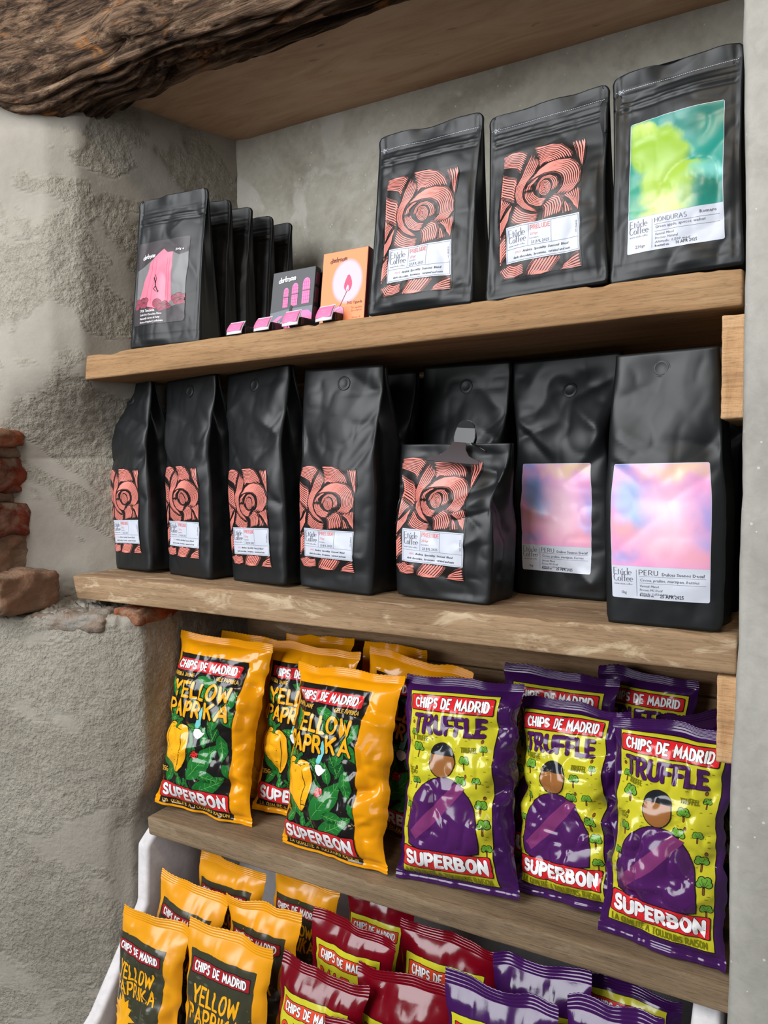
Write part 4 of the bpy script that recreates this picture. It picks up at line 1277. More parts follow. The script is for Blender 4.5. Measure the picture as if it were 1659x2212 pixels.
def paprika_art():
    a = Art(100, 190)
    a.rect(0, 0, 100, 190, 'night', 0, .6)
    rg = random.Random(12)
    for k in range(30):
        leaf(a, rg.uniform(2, 98), rg.uniform(26, 168), rg.uniform(18, 34), rg.uniform(9, 14), rg.uniform(0, 360), .3 + k * .025, rg.choice(('leaf', 'leaf2', 'leaf')))
    for (x, y, l, w, an) in ((44, 150, 62, 26, -52), (2, 112, 52, 20, 52), (52, 165, 48, 20, -28), (40, 26, 40, 13, 16), (86, 88, 34, 15, 82), (98, 36, 34, 14, 118), (84, 60, 30, 15, 40), (8, 160, 26, 12, -60), (34, 168, 26, 9, -100), (66, 108, 26, 11, -100), (14, 62, 30, 12, 100), (60, 140, 30, 14, 10)):
        leaf(a, x, y, l, w, an, 2.0)
    for P in ([(8, 96), (20, 90), (34, 88), (44, 94), (48, 104), (47, 120)], [(40, 150), (46, 158), (50, 170)], [(30, 170), (38, 158), (44, 152)]):
        a.line(P, 5.0, 'night', 2.8); a.line(P, 3.6, 'leaf', 2.9)
    a.frame((205, 95), (905, 140), (-130, 1925))
    pp = [(180, 1010), (235, 968), (300, 985), (330, 1030), (380, 1000), (450, 1020), (512, 1100), (525, 1250), (500, 1400), (440, 1540), (370, 1600), (330, 1520), (280, 1440), (190, 1370), (148, 1230), (155, 1100)]
    cc = np.mean(pp, 0)
    a.poly([tuple(cc + (np.array(p) - cc) * 1.05) for p in pp], 'night', 4, 2)
    a.poly(pp, 'pepper', 4.4, 2)
    a.line([(205, 1040), (192, 1200), (200, 1350)], .8, 'night', 5, taper=True)
    a.line([(420, 1110), (440, 1300), (370, 1580)], .9, 'night', 5, taper=True)
    a.line([(230, 1045), (290, 1035), (330, 1050), (410, 1080)], .8, 'night', 5, taper=True)
    a.line([(320, 1035), (350, 960), (410, 930)], 4.6, 'night', 5); a.line([(320, 1035), (350, 960), (410, 930)], 3.4, 'leaf', 5.3)
    hc = [(685, 745), (693, 860), (655, 1045), (580, 1042), (612, 930)]
    a.poly(hc, 'horn', 5.0, 1)
    a.poly([(580, 1045), (655, 1047), (690, 1100), (735, 1090), (680, 1150), (620, 1185), (565, 1110)], 'white_shine', 5.0, 1)  # printed white lower part of the horn
    a.line([(580, 1042), (655, 1045)], .7, 'night', 5.4)
    a.disc(612, 1362, 52, 56, 'night', 5.0); a.disc(610, 1364, 46, 50, 'bug', 5.3)
    a.disc(645, 1322, 26, 24, 'night', 5.5)
    for bx_, by_ in ((585, 1345), (600, 1390), (635, 1385), (612, 1350), (580, 1375)): a.disc(bx_, by_, 8, 9, 'night', 5.6, 8)
    a.frame()
    banner(a, 5, 6, 95, 20, 'CHIPS DE MADRID', 1.9, 6)
    a.text('PAPRIKA JAUNE', 3, 27, 4.2, .8, 'gold', 8, width=31, ang=1, outline=(1.0, 'night'))
    a.text('GELE PAPRIKA', 67, 26.5, 4.0, .8, 'gold', 8, width=28, ang=1, outline=(1.0, 'night'))
    a.text('YELLOW', 10, 51, 17, 3.5, 'yellow', 8, width=79, ang=-.5, outline=(2.0, 'night'), sp=.30, jit=.06, slant=.06)
    a.text('PAPR', 5, 74, 17, 3.5, 'yellow', 8, width=47, ang=0, outline=(2.0, 'night'), sp=.30, jit=.05, slant=.10)
    a.text('KA', 62, 72, 17, 3.5, 'yellow', 8, width=31, ang=-1, outline=(2.0, 'night'), sp=.34)
    a.text('35g'.upper(), 2, 147, 5.5, 1.1, 'gold', 8, width=9)
    banner(a, .8, 160, 99.2, 180, 'SUPERBON', 3.4, 8, pad=5)
    a.text('LA QUALITÉ A TOUJOURS RAISON', 5, 188, 5, .8, 'gold', 8, width=90)
    return a

def truffle_art():
    a = Art(100, 200)
    a.rect(-.8, -.8, 100.8, 200.8, 'night', 0, .6)
    a.rect(0, 0, 100, 200, 'lime', .4, .6)
    rg = random.Random(5)
    for k in range(150):
        x, y = rg.uniform(3, 96), rg.uniform(24, 166)
        a.line([(x - 1.2, y + .2), (x - .6, y - .7), (x, y + .2), (x + .6, y - .7), (x + 1.2, y + .2)], .35, 'lime_dark', 1.2)
    def tree(x, y, s):
        a.line([(x, y), (x, y - 6 * s)], 1.9 * s, 'night', 2); a.line([(x, y), (x, y - 6 * s)], 1.1 * s, 'acorn', 2.3)
        for (dx_, dy_, r) in ((-3.4, -8, 2.6), (3.4, -8, 2.6), (-2.2, -11, 2.7), (2.2, -11, 2.7), (0, -9, 2.9)):
            a.disc(x + dx_ * s, y + dy_ * s, (r + .45) * s, (r + .45) * s, 'night', 2.5, 12)
        for (dx_, dy_, r) in ((-3.4, -8, 2.6), (3.4, -8, 2.6), (-2.2, -11, 2.7), (2.2, -11, 2.7), (0, -9, 2.9)):
            a.disc(x + dx_ * s, y + dy_ * s, r * s * .92, r * s * .92, 'tree', 2.8, 12)
            a.line([(x, y - 5 * s), (x + dx_ * s, y + dy_ * s - .6)], .32 * s, 'night', 3)
    for (x, y, s) in ((15, 70, 1.15), (8, 52, .8), (70, 78, 1.0), (66, 101, 1.1), (13, 104, .9), (88, 124, 1.1), (92, 143, 1.1), (7, 130, .8), (94, 166, .9), (90, 62, .7), (9, 152, .7), (84, 96, .8)):
        tree(x, y, s)
    for (x, y) in ((14, 82), (72, 85), (90, 160), (88, 48), (5, 34), (92, 106)):
        a.disc(x, y, 1.6, 2.2, 'night', 2, 10); a.disc(x, y + .2, 1.2, 1.8, 'acorn', 2.4, 10)
    # plain stand-in: a purple mound with a band, a tan ball and a dark cap
    body = [(8, 168), (6, 150), (9, 126), (18, 104), (32, 92), (46, 89), (60, 92), (74, 104), (83, 126), (86, 150), (84, 168)]
    bc = np.mean(body, 0)
    a.poly([tuple(bc + (np.array(p) - bc) * 1.03) for p in body], 'night', 4, 1)
    a.poly(body, 'purple', 4.3, 1)
    a.disc(44, 72, 15, 18, 'night', 4.8, 24)
    a.disc(44, 72, 14, 17, 'tan', 5.1, 24)
    a.poly(arc(44, 69, 15, 17, 190, 350, 14), 'dark_hair', 5.4)
    a.poly([(60, 94), (72, 98), (44, 132), (16, 158), (9, 150), (32, 124)], 'plum', 5)
    banner(a, 2, 4, 96, 20, 'CHIPS DE MADRID', 2.0, 6)
    a.text('TRUFFLE', 8, 43, 17, 4.0, 'purple', 7, width=80, sp=.30, outline=(.9, 'night'))
    a.text('TRUFFE', 12, 52, 5, .9, 'lime_dark', 7, width=15); a.text('TRUFFEL', 66, 60, 5, .9, 'lime_dark', 7, width=17)
    a.text('35g'.upper(), 5, 88, 6, .8, 'lime_dark', 7, width=10)
    banner(a, 1.5, 167, 97, 188, 'SUPERBON', 3.8, 8, pad=5)
    a.text('LA QUALITÉ A TOUJOURS RAISON', 4, 198, 6.6, 1.0, 'lime_dark', 8, width=90)
    return a

def rack_art(kind):
    a = Art(100, 190)
    if kind == 'yellow':
        a.rect(0, 0, 100, 190, 'olive', 0, .6)
        rg = random.Random(3)
        for k in range(70):
            x, y = rg.uniform(4, 92), rg.uniform(28, 185)
            w = rg.uniform(5, 10)
            a.poly([(max(x - w / 2, 1), y), (x, y - 1.8), (min(x + w / 2, 99), y), (x, y + 1.8)], 'olive2', .8)
        banner(a, 4, 9, 94, 24, 'CHIPS DE MADRID', 1.9, 2, col='rack_banner', edge='night')
        a.text('YELLOW', 14, 55, 18, 3.0, 'yellow', 4, width=68, sp=.3)
        a.text('PAPRIKA', 8, 78, 18, 3.0, 'yellow', 4, width=80, sp=.3)
        st = []
        for k in range(24):
            r = 17 if k % 2 else 25 + (6 if k % 6 == 0 else 0)
            st.append((26 + r * math.cos(R(k * 15)), 110 + r * 1.15 * math.sin(R(k * 15))))
        a.poly([(max(x, 1), y) for x, y in st], 'yellow', 3)
    else:
        a.rect(-.8, -.8, 100.8, 190, 'night', 0, .6)
        a.rect(0, 0, 100, 190, 'lime', .4, .6)
        rg = random.Random(8)
        for k in range(60):
            x, y = rg.uniform(4, 92), rg.uniform(30, 185)
            a.line([(x - 2.4, y), (x + 2.4, y)], .6, 'lime_dark', 1.2)
        banner(a, 5, 8, 95, 24, 'CHIPS DE MADRID', 1.9, 2, col='salt_red' if kind == 'red' else 'banner', edge='night')
        if kind == 'red':
            a.text('SALT &', 10, 52, 18, 3.4, 'salt_red', 4, width=74, sp=.3, outline=(1.4, 'night'))
            a.text('PEPPER', 8, 76, 18, 3.4, 'salt_red', 4, width=80, sp=.3, outline=(1.4, 'night'))
    return a

def tear_art(wm):
    """dashed opening line with a pair of scissors"""
    a = Art(wm, 10)
    x = 10.5
    while x < wm - 2:
        a.line([(x, 5), (x + 1.1, 5)], .42, 'white', 0); x += 2.1
    for s in (-1, 1):
        a.line([(9.8, 5 - s * 1.7), (6.4, 5 + s * .8)], .42, 'white', 0)
        a.line(arc(5.3, 5 + s * 1.35, 1.05, .8, 0, 360, 9), .38, 'white', 0)
    a.line([(1, 5), (2, 5)], .42, 'white', 0); a.line([(3, 5), (4, 5)], .42, 'white', 0)
    return a
# ------------------------------------------------------------------ goods
BLACK = film('black_film', (23, 26, 28), .44, .10, 24, .40)
BLACK_B = film('black_film_shaded', (15, 16, 17), .50, .10, 22, .32)  # darker copy of the black film, back-row shade put into its colour
YEL = film('yellow_film', (230, 152, 10), .17, .16, 40, .5)
PUR = film('purple_film', (58, 20, 78), .16, .15, 40, .55)
RED = film('red_film', (108, 6, 22), .18, .15, 40, .5)
YEL2 = film('yellow_film_deep', (222, 150, 22), .30, .16, 40, .5)

PRE, STK = prelude_art(), sticker_art()
PERU, HOND, DARK = origin_art('peru'), origin_art('honduras'), dark_art()
PAP, TRU = paprika_art(), truffle_art()
RKY, RKR, RKP = rack_art('yellow'), rack_art('red'), rack_art('purple')
TEAR = tear_art(132)

def rot(yaw=0, lean=0, roll=0):
    return (R(-lean), R(roll), R(yaw))

def prelude_label(bag, parent, x0, z0, size, rotd=0.0):
    o = apply_art('label', PRE, bag, x0, z0, size, parent, lab, .0005, rotd=rotd)
    s = size / 100
    c, sn = math.cos(R(rotd)), math.sin(R(rotd))
    dx_, dz_ = 9.5 * s, -91 * s
    q = apply_art('sticker', STK, bag, x0 + dx_ * c - dz_ * sn, z0 + dx_ * sn + dz_ * c, size * .89, o, lab, .0011, rotd=rotd)
    return o

def valve(bag, parent, x, z, r=.0105):
    P, n = at_front(bag, x, z, .0003)
    v, f = [], []
    prof = [(0, .0003), (r * .55, .0003), (r * .62, .0006), (r * .76, .0006), (r * .82, .0002), (r * .94, .0007), (r, 0.0)]
    k = 28
    for (rr, h) in prof:
        for i in range(k):
            a = 2 * math.pi * i / k
            v.append((rr * math.cos(a), rr * math.sin(a), h))
    f = grid_faces(len(prof), k, wrap=True)
    q = Vector((0, 0, 1)).rotation_difference(Vector(n))
    v = [tuple(q @ Vector(p) + Vector(P)) for p in v]
    return mesh_obj('valve', v, f, BLACK, parent)

# ---- zip pouches on the top shelf
def pouch(label, x, y, W, D, H, seed, yaw=0, lean=0, roll=0, art=None, off=0.0, foot=.02, size=.1, tear=True, cat='coffee bag', group=None, crush=1.0, m=BLACK, zadd=0.0):
    t = thing('coffee_pouch' if cat == 'coffee bag' else 'chocolate_pouch', label, cat, (x, y, SH1(x) + .0005 + zadd), rot(yaw, lean, roll), group)
    b = pouch_bag(W, D, H, seed, crush=crush)
    mesh_obj('pouch_body', b['verts'], b['faces'], m, t)
    if art is PRE:
        prelude_label(b, t, off - size / 2, foot + size * 1.5, size)
    elif art is not None:
        apply_art('label', art, b, off - size / 2, foot + size * art.h / art.w, size, t, lab, .0005)
    if tear:
        apply_art('tear_line', TEAR, b, -W / 2 + .002, H * .925 + .005, W - .004, t, lab, .0003, step=4)
    return t

pouch('black zip coffee pouch with swirling pink label, next to the orange chocolate box', .613, .003, .150, .060, .236, 11, -2, 0, .5, PRE, -.004, .020, .103)
pouch('black zip coffee pouch with swirling pink label, between another such pouch and the green-label pouch', .776, .003, .146, .058, .227, 12, -2, 0, -2.0, PRE, -.004, .022, .101)
pouch('black zip coffee pouch with green and teal painted label, beside the pillar', .9175, .002, .135, .056, .233, 13, -2, 0, -1.5, HOND, .001, .028, .099)
pouch('black chocolate flake pouch with a pink curtain picture on its label', .166, .010, .143, .050, .237, 14, 2, 0, .5, DARK, -.010, .034, .110, False, 'chocolate bag', crush=.7)
for k, (x, y, yaw, h, rl) in enumerate(((.170, .068, 2, .233, 1), (.178, .108, 2, .232, 1), (.190, .148, 2, .226, 1), (.197, .188, 2, .226, 1))):
    pouch(('first plain black pouch right behind the pink curtain pouch', 'second plain black pouch behind the pink curtain pouch',
           'third plain black pouch behind the pink curtain pouch', 'hindmost plain black pouch of the row against the plaster')[k],
          x, y, .138, .030, h, 20 + k, yaw, 0, rl, None, tear=False, cat='chocolate bag', group='plain black pouches queued behind the front pouch', crush=.8, m=BLACK_B)

# ---- chocolate boxes
M_GREYCARD = flat('card_edge_grey', (58, 58, 62), .55)
M_MAROON = flat('card_edge_maroon', (96, 30, 40), .55)
M_DARKCARD = flat('card_edge_dark', (34, 30, 32), .5)
def choc_box(label, x, y, W, H, D, lean, yaw, art, sidem, group=None):
    t = thing('chocolate_box', label, 'box', (x, y, SH1(x) + .0006), rot(yaw, lean, 0), group)
    v, f = rbox((-W / 2, 0, 0), (W / 2, D, H), .0012, (4, 2, 4))
    mesh_obj('carton', v, f, sidem, t)
    if art is not None:
        us = np.linspace(-1, 1, 5); vs = np.linspace(0, 1, 5)
        U, Vv = np.meshgrid(us, vs)
        F = np.stack([U * W / 2, np.zeros_like(U), Vv * H], -1)
        b = dict(F=F, N=np.broadcast_to(np.array([0, -1., 0]), F.shape).copy(), us=us, vs=vs, W=W, H=H)
        apply_art('printed_front', art, b, -W / 2 + .0008, H - .0008, W - .0016, t, brd, .0003, step=40)
    if sidem is M_DARKCARD:
        for (z0, z1) in ((.010, .034), (.040, .062), (.066, .084)):
            v, f = rbox((W / 2, .002, z0), (W / 2 + .0003, D - .002, z1), .0001, (1, 1, 1))
            mesh_obj('side_print', v, f, flat('card_side_pink', (120, 44, 72), .5), t)
    return t
GB, OB = grey_box_art(), orange_box_art()
choc_box('grey chocolate box with three pink arched windows printed on it', .392, .030, .078, .092, .012, 9, -2, GB, M_DARKCARD, 'chocolate boxes on the top shelf')
choc_box('dark chocolate box tucked behind the grey arched-window box', .404, .0465, .078, .090, .012, 9, -2, None, M_DARKCARD, 'chocolate boxes on the top shelf')
choc_box('orange chocolate box with a hand holding a lit match', .488, .018, .074, .1015, .012, 8, -1, OB, M_MAROON, 'chocolate boxes on the top shelf')

# ---- four tasting bars with curled pink tags
M_BAR = film('bar_wrapper', (34, 26, 26), .35, .3, 60)
M_PINKTAG = flat('pink_tag', (240, 120, 168), .45)
M_TAGW = flat('white_tag', (228, 226, 236), .5)
def tasting_bar(label, x, y, yaw, lift):
    t = thing('tasting_bar', label, 'chocolate bar', (x, y, SH1(x) + .0005), (0, 0, R(yaw)), 'tasting bars lying along the top shelf edge')
    v, f = rbox((-.012, .006, 0), (.012, .075, .013), .002, (6, 10, 4), .0006, 60, int(x * 100))
    mesh_obj('wrapper', v, f, M_BAR, t)
    n = 10
    for nm, m, d, inset, zoff in (('tag_back', M_TAGW, .0012, 0.0, 0.0), ('tag', M_PINKTAG, .0003, .0009, -.0009)):
        vv = []
        for j in range(n + 1):
            s = j / n
            for i in range(7):
                u = i / 6 * 2 - 1
                # sheet leaning out at the foot, curling over the top of the bar
                yy = -.005 + .010 * s ** 1.6 + (.0006 - .003 * (nm == 'tag_back') * (1 - s) ** 2) * (1 - u * u)
                zz2 = (.0040 if nm == 'tag' else .0004) + (.0150 if nm == 'tag' else .0190) * s - .0004 * (1 - u * u) * (1 - s)
                vv.append((u * (.0145 - inset), yy + zoff, zz2 + (inset if j == 0 else (-inset if j == n else 0)) + lift * s))
        N1 = len(vv)
        vv2 = [(a, b + d, c) for a, b, c in vv]
        ff = grid_faces(n + 1, 7) + grid_faces(n + 1, 7, off=N1, flip=True)
        ring = [i for i in range(7)] + [7 * j + 6 for j in range(1, n + 1)] + [7 * n + i for i in range(5, -1, -1)] + [7 * j for j in range(n - 1, 0, -1)]
        for a, b in zip(ring, ring[1:] + ring[:1]): ff.append((b, a, a + N1, b + N1))
        o = mesh_obj(nm, vv + vv2, ff, m, t)
        if nm == 'tag':
            a = Art(26, 12)
            a.type('DARKROOM 70%', 6, 5.4, 1.5, 'lilac', 0, width=14); a.type('TASTER', 9.5, 8.4, 1.5, 'lilac', 0, width=7)
            G = np.array(vv).reshape(n + 1, 7, 3)
            us = np.linspace(-1, 1, 7); vs = np.linspace(0, 1, n + 1)
            b = dict(F=G, N=grid_normals(G), us=us, vs=vs, W=.0272, H=.0165)
            apply_art('tag_print', a, b, -.013, .015, .026, o, brd, .0002, step=30)
    return t
for k, (x, y, yw, l) in enumerate(((.316, .004, -4, 0), (.366, .004, -6, .001), (.420, -.001, -6, .003), (.476, -.001, -8, .003))):
    tasting_bar(('small dark bar with curled pink tag beside the black pouches', 'small dark bar with pink tag left of the grey chocolate box', 'small dark bar with pink tag in front of the grey box corner', 'small dark bar with pink tag at the foot of the orange box')[k], x, y, yw, l)

# ---- tall coffee bags on the middle shelf
def tall_bag(label, x, y, W, D, H, seed, yaw, roll=0, lean=0, art=None, off=0.0, foot=.03, size=.1, vx=0.0, vz=.92, crush=1.0, group=None, rotd=0.0, m=BLACK, **kw):
    t = thing('coffee_bag', label, 'coffee bag', (x, y, SH2(x) + .0006), rot(yaw, lean, roll), group)
    b = block_bag(W, D, H, seed, crush=crush, **kw)
    t.location.z += .0005 + W / 2 * abs(math.sin(R(roll)))
    mesh_obj('bag_body', b['verts'], b['faces'], m, t)
    if art is PRE: prelude_label(b, t, off - size / 2, foot + size * 1.5, size, rotd)
    elif art is not None: apply_art('label', art, b, off - size / 2, foot + size * 1.48, size, t, lab, .0005, rotd=rotd)
    if vz: valve(b, t, vx, H * vz)
    return t
tall_bag('tall black coffee bag with swirling pink label, nearest the brickwork', .002, .080, .120, .060, .326, 31, -13, -2.2, 0, PRE, -.010, .030, .098, .008, .915, topw=.013)
tall_bag('tall black coffee bag with swirling pink label, second from the brickwork', .144, .072, .124, .064, .328, 32, -13, -.4, 0, PRE, -.010, .032, .100, .006, .93, topw=.011)
tall_bag('tall black coffee bag with swirling pink label, third from the brickwork', .298, .062, .132, .068, .328, 33, -13, -1.5, 0, PRE, -.010, .026, .100, .0, .93)
tall_bag('tall black coffee bag with swirling pink label, left of the clipped bag', .450, .048, .132, .072, .318, 34, -5, 1.8, 0, PRE, -.010, .030, .098, .004, .93, topw=.006)
CB = tall_bag('short black coffee bag with swirling pink label, clipped shut at its folded top', .616, .056, .144, .072, .208, 35, -5, 1.0, 0, PRE, -.014, .030, .106, 0, 0, 1.5, taper=.55, topw=.014, topd=.010, back=.45, rotd=-1)
tall_bag('tall black coffee bag without label standing behind the clipped bag', .590, .172, .136, .066, .328, 36, -4, 1, 0, None, vx=.004, vz=.90, topw=.004)
tall_bag('plain black coffee bag in the back row behind the fourth pink label bag', .436, .176, .130, .066, .325, 37, 0, 0, 0, None, vz=0, m=BLACK_B)
tall_bag('tall black coffee bag with pastel pink and blue label, set back on the shelf', .746, .160, .134, .072, .326, 38, -8, 0, 0, PERU, -.004, .034, .100, .010, .86, 1.3)
tall_bag('tall black coffee bag with pastel pink and blue label, at the edge by the pillar', .907, .012, .122, .070, .302, 39, -2, -.4, 0, PERU, -.002, .030, .101, -.005, .94, .8, topw=-.007)
tall_bag('plain black coffee bag added to fill the dark gap behind the pastel bag by the pillar', .908, .150, .124, .066, .280, 40, 0, 0, 0, None, vz=0, m=BLACK_B)  # added bag, keeps the gap beside the pillar dark

# ---- bulldog clip on the short bag
M_CLIPB = flat('clip_black', (16, 16, 17), .34)
M_CLIPM = flat('clip_metal', (128, 118, 120), .26, Metallic=1.0)
clip = thing('bulldog_clip', 'black bulldog clip with shiny metal jaw biting the short coffee bag', 'clip', (.636, .089, .1845), (R(-2), R(5), R(-6)))
def extr(pts, y0, y1, name, m, bend=0.0, par=clip, n=1):
    bm = bmesh.new()
    vs = [bm.verts.new((x, y0 + bend * max(0, .03 - z), z)) for x, z in pts]
    fc = bm.faces.new(vs)
    r = bmesh.ops.extrude_face_region(bm, geom=[fc])
    bmesh.ops.translate(bm, verts=[g for g in r['geom'] if isinstance(g, bmesh.types.BMVert)], vec=(0, y1 - y0, 0))
    bmesh.ops.recalc_face_normals(bm, faces=bm.faces[:])
    bmesh.ops.bevel(bm, geom=bm.edges[:], offset=.0005, segments=2, affect='EDGES')
    me = bpy.data.meshes.new(name); bm.to_mesh(me); bm.free(); me.materials.append(m)
    o = bpy.data.objects.new(name, me); COL.objects.link(o); o.parent = par
    return o
jaw = [(-.040, 0), (.040, 0), (.040, .004), (.022, .010), (.014, .018), (.0105, .028), (-.0105, .028), (-.014, .018), (-.022, .010), (-.040, .004)]
extr(jaw, -.015, -.0138, 'jaw', M_CLIPM, -.55)
extr(jaw, .013, .0142, 'jaw', M_CLIPB, .65)
def tube(pts, r, name, m, par, k=10):
    P = np.array(pts, float); v = []
    for i in range(len(P)):
        d = P[min(i + 1, len(P) - 1)] - P[max(i - 1, 0)]; d /= np.linalg.norm(d)
        a = np.cross(d, [0, 0, 1.]) if abs(d[2]) < .9 else np.cross(d, [1., 0, 0]); a /= np.linalg.norm(a); b = np.cross(d, a)
        for q in range(k): v.append(P[i] + r * (a * math.cos(2 * math.pi * q / k) + b * math.sin(2 * math.pi * q / k)))
    f = grid_faces(len(P), k, wrap=True) + [tuple(range(k))[::-1], tuple((len(P) - 1) * k + i for i in range(k))]
    return mesh_obj(name, v, f, m, par)
tube([(-.012, 0, .026), (-.006, 0, .0265), (.006, 0, .0265), (.012, 0, .026)], .0032, 'spring', M_CLIPB, clip)
tube([(.012, -.004, .028), (.03, -.018, .024), (.046, -.024, .018)], .0012, 'spring_arm', M_CLIPB, clip)
hand = [(-.014, .024), (.014, .024), (.0165, .034), (.0155, .042)] + arc(.0, .046, .014, .012, 10, 170, 12) + [(-.0155, .042), (-.0165, .034)]
h1 = extr(hand, -.009, -.0075, 'handle', M_CLIPB, 0); h1.rotation_euler = (R(-8), 0, 0)
h2 = extr(hand, .006, .0075, 'handle', M_CLIPB, 0); h2.rotation_euler = (R(10), 0, 0)

# ---- crisp bags
def crisp(label, x, y, z, W, H, seed, yaw, lean, roll, m, art=None, off=0.0, size=.125, top=.022, T=.032, crush=1.25, group=None, lowres=False, artmat=prn, turn=0.0):
    t = thing('crisp_bag', label, 'crisp bag', (x, y, z), rot(yaw, lean, roll), group)
    b = pillow_bag(W, H, T, seed, *((44, 50) if lowres else (64, 84)), crush=crush, turn=turn)
    M = np.array(Euler(rot(yaw, lean, roll)).to_matrix())
    t.location.z = z + .0008 - float((b['verts'] @ M.T)[:, 2].min())      # rest on its lowest point
    mesh_obj('bag_body', b['verts'], b['faces'], m, t)
    if art is not None:
        apply_art('printed_front', art, b, off - size / 2, H - top, size, t, artmat, .0004, hs=.9)
    return t
def on3(x): return SH3(x) + .0008
GY, GT = 'yellow paprika crisp bags on the lowest shelf', 'purple truffle crisp bags on the lowest shelf'
crisp('yellow crisp bag with green leafy front standing beside the plaster jamb', .198, .036, on3(.19), .188, .284, 51, 5, 12, 2.8, YEL, PAP, -.011, .144, .034, T=.038, group=GY, turn=-.25)
crisp('yellow crisp bag with green leafy front, half hidden behind the foremost yellow bag', .342, .098, on3(.34), .165, .272, 52, 6, 10, 2, YEL, PAP, -.008, .136, .030, T=.028, group=GY, turn=-.2)
crisp('yellow crisp bag with green leafy front leaning out next to the purple bags', .458, .022, on3(.45), .188, .266, 53, -3, 12, -1, YEL, PAP, -.014, .138, .026, T=.038, group=GY, turn=-.28)
crisp('yellow crisp bag at the back, mostly hidden by the bag beside the plaster', .212, .128, on3(.21), .172, .272, 54, 0, 8, .5, YEL, None, T=.018, lowres=True, group=GY)
crisp('yellow crisp bag at the back with only its shiny top seal showing', .315, .192, on3(.33), .140, .268, 55, 0, 5, -2, YEL, None, T=.016, lowres=True, group=GY)
crisp('tilted yellow crisp bag behind, its top seal sloping down toward the purple bags', .498, .118, on3(.49), .172, .262, 56, 2, 9, 8, YEL, PAP, .0, .134, .032, T=.020, lowres=True, group=GY)
crisp('yellow crisp bag at the very back behind the tilted yellow bag', .452, .202, on3(.42), .125, .268, 57, 0, 4, 0, YEL, None, T=.016, lowres=True, group=GY)
crisp('purple truffle crisp bag standing right beside the yellow bags', .648, .034, on3(.65), .172, .270, 61, 4, 12, -2.5, PUR, TRU, -.006, .133, .020, T=.036, group=GT, turn=-.12)
crisp('purple truffle crisp bag with crumpled top in the middle of the purple ones', .792, .062, on3(.79), .152, .246, 62, -6, 12, -4, PUR, TRU, -.009, .120, .014, T=.030, crush=1.6, group=GT, turn=-.2)
crisp('purple truffle crisp bag at the right end by the pillar', .905, .028, on3(.90), .142, .252, 63, -4, 11, .5, PUR, TRU, .0, .122, .014, T=.028, crush=1.5, group=GT)
crisp('purple truffle crisp bag behind, its red banner peeking over the front ones', .741, .135, on3(.74), .166, .272, 64, 0, 9, 0, PUR, TRU, .0, .134, .022, T=.022, lowres=True, group=GT)
crisp('purple truffle crisp bag at the back below the support block', .842, .200, on3(.88), .136, .268, 65, 0, 5, 2, PUR, TRU, .0, .116, .022, T=.018, lowres=True, group=GT)
crisp('purple truffle crisp bag turned sideways against the pillar', .936, .140, on3(.94), .105, .240, 66, 42, 5, 0, PUR, TRU, .0, .090, .020, T=.016, lowres=True, group=GT)

# ---- crisp bags packed in the rack
GR = {'y': 'yellow crisp bags in the white rack', 'r': 'red salt crisp bags in the white rack', 'p': 'purple crisp bags in the white rack'}
def rk(k): return film('rackprint_' + k, PAL[k], .24, .22, 45, .5, distance=.0012)
def rack_bag(label, kind, tx, ty, tz, W, seed, roll=0, yaw=0, lean=8, art=True, bottom=-.80, off=-.004, top=.036, T=.020, crush=1.2, size=None):
    H = (tz - bottom - W / 2 * math.sin(R(abs(roll))) - .002) / math.cos(R(lean)) / math.cos(R(roll))
    m = {'y': YEL2, 'r': RED, 'p': PUR}[kind]
    A = {'y': RKY, 'r': RKR, 'p': RKP}[kind] if art else None
    bx_ = tx - H * math.sin(R(roll)); by_ = ty - H * math.sin(R(lean))
    return crisp(label, bx_, by_, bottom, W, H, seed, yaw, lean, roll, m, A, off, size or W * .80, top, T, crush, GR[kind], True, artmat=rk)
FB, MB, BB = -.82, -.79, -.76
rack_bag('yellow crisp bag with olive front at the left end of the rack front', 'y', .190, -.060, -.496, .142, 71, 0, 0, 8, bottom=FB, off=-.014)
rack_bag('yellow crisp bag with olive front next to the first red bag in the rack front', 'y', .338, -.058, -.478, .160, 72, 0, 0, 8, bottom=FB, off=-.004)
rack_bag('yellow crisp bag in the rack leaning beside the white side panel', 'y', .216, -.004, -.466, .140, 73, 5, 0, 7, bottom=MB)
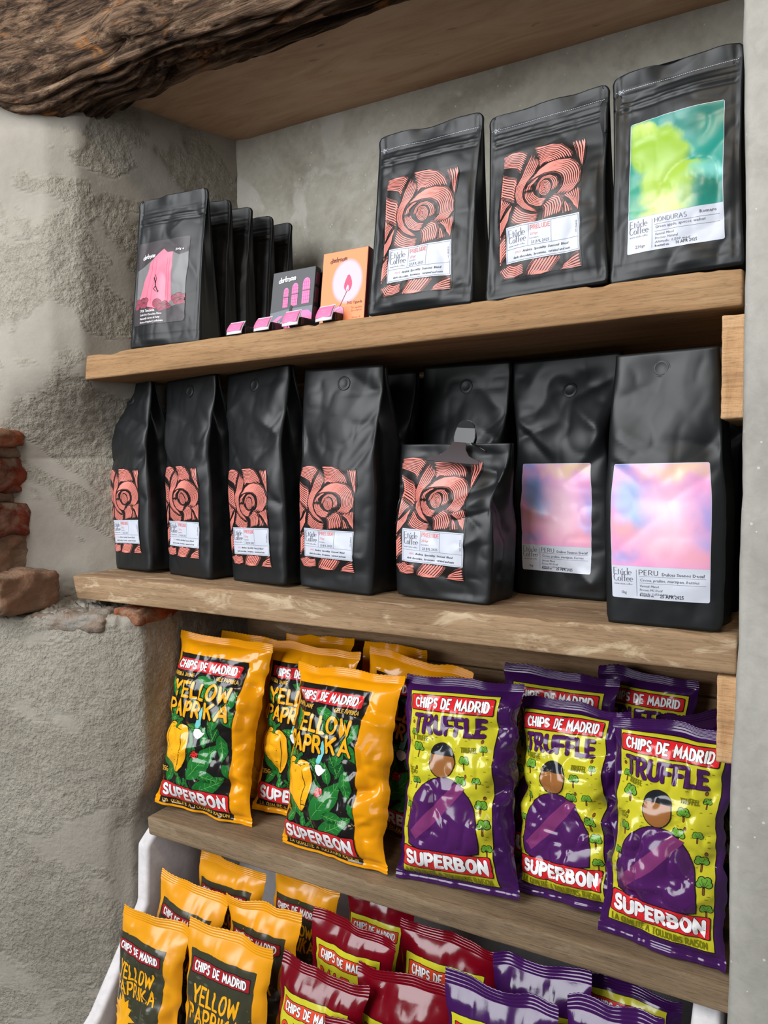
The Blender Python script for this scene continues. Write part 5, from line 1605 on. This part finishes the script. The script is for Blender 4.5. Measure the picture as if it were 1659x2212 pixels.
rack_bag('yellow crisp bag in the middle row of the rack, against the red bags', 'y', .355, -.002, -.458, .134, 74, 0, 0, 7, bottom=MB)
rack_bag('yellow crisp bag at the back of the rack under the shelf edge', 'y', .245, .052, -.446, .140, 75, 0, 0, 5, bottom=BB)
rack_bag('yellow crisp bag at the back of the rack sloping under the shelf', 'y', .384, .064, -.438, .122, 76, 2, 0, 5, bottom=BB)
rack_bag('red salt crisp bag in the rack front beside the yellow bags', 'r', .500, -.062, -.478, .138, 81, 1, 0, 8, bottom=FB)
rack_bag('red salt crisp bag in the rack front beside the purple bags', 'r', .606, -.098, -.500, .168, 82, -8, 0, 7, bottom=FB, top=.05, T=.018)
rack_bag('red salt crisp bag in the middle row behind the first red bag', 'r', .505, .006, -.446, .140, 83, 1, 0, 7, bottom=MB)
rack_bag('red salt crisp bag in the middle row with a bare folded top', 'r', .608, -.036, -.464, .148, 84, -4, 0, 7, bottom=MB, top=.055)
rack_bag('red salt crisp bag at the back of the rack next to the yellow ones', 'r', .512, .070, -.436, .114, 85, 0, 0, 5, bottom=BB)
rack_bag('red salt crisp bag at the back of the rack next to the purple ones', 'r', .636, .040, -.444, .150, 86, 1, 0, 5, bottom=BB)
rack_bag('purple crisp bag in the rack front beside the red bags', 'p', .738, -.044, -.430, .142, 91, -3, 0, 7, bottom=FB, top=.040)
rack_bag('purple crisp bag in the rack front beside the right side panel', 'p', .868, -.030, -.418, .106, 92, -2, 0, 7, bottom=FB, top=.05)
rack_bag('purple crisp bag in the middle row behind the front purple bag', 'p', .768, .014, -.424, .124, 93, -5, 0, 7, bottom=MB, top=.05)
rack_bag('purple crisp bag at the back of the rack below the shelf end', 'p', .868, .052, -.440, .120, 94, 0, 0, 5, bottom=BB, top=.016)
for (y0, y1, zt) in ((-.20, -.062, FB), (-.062, -.002, MB), (-.002, .12, BB)):
    v, f = rbox((.1085 - .5, y0, -.03), (.9415 - .5, y1, zt + .95), .001, (6, 2, 2))
    mesh_obj('step_board', v, f, M_WHITE, rack)
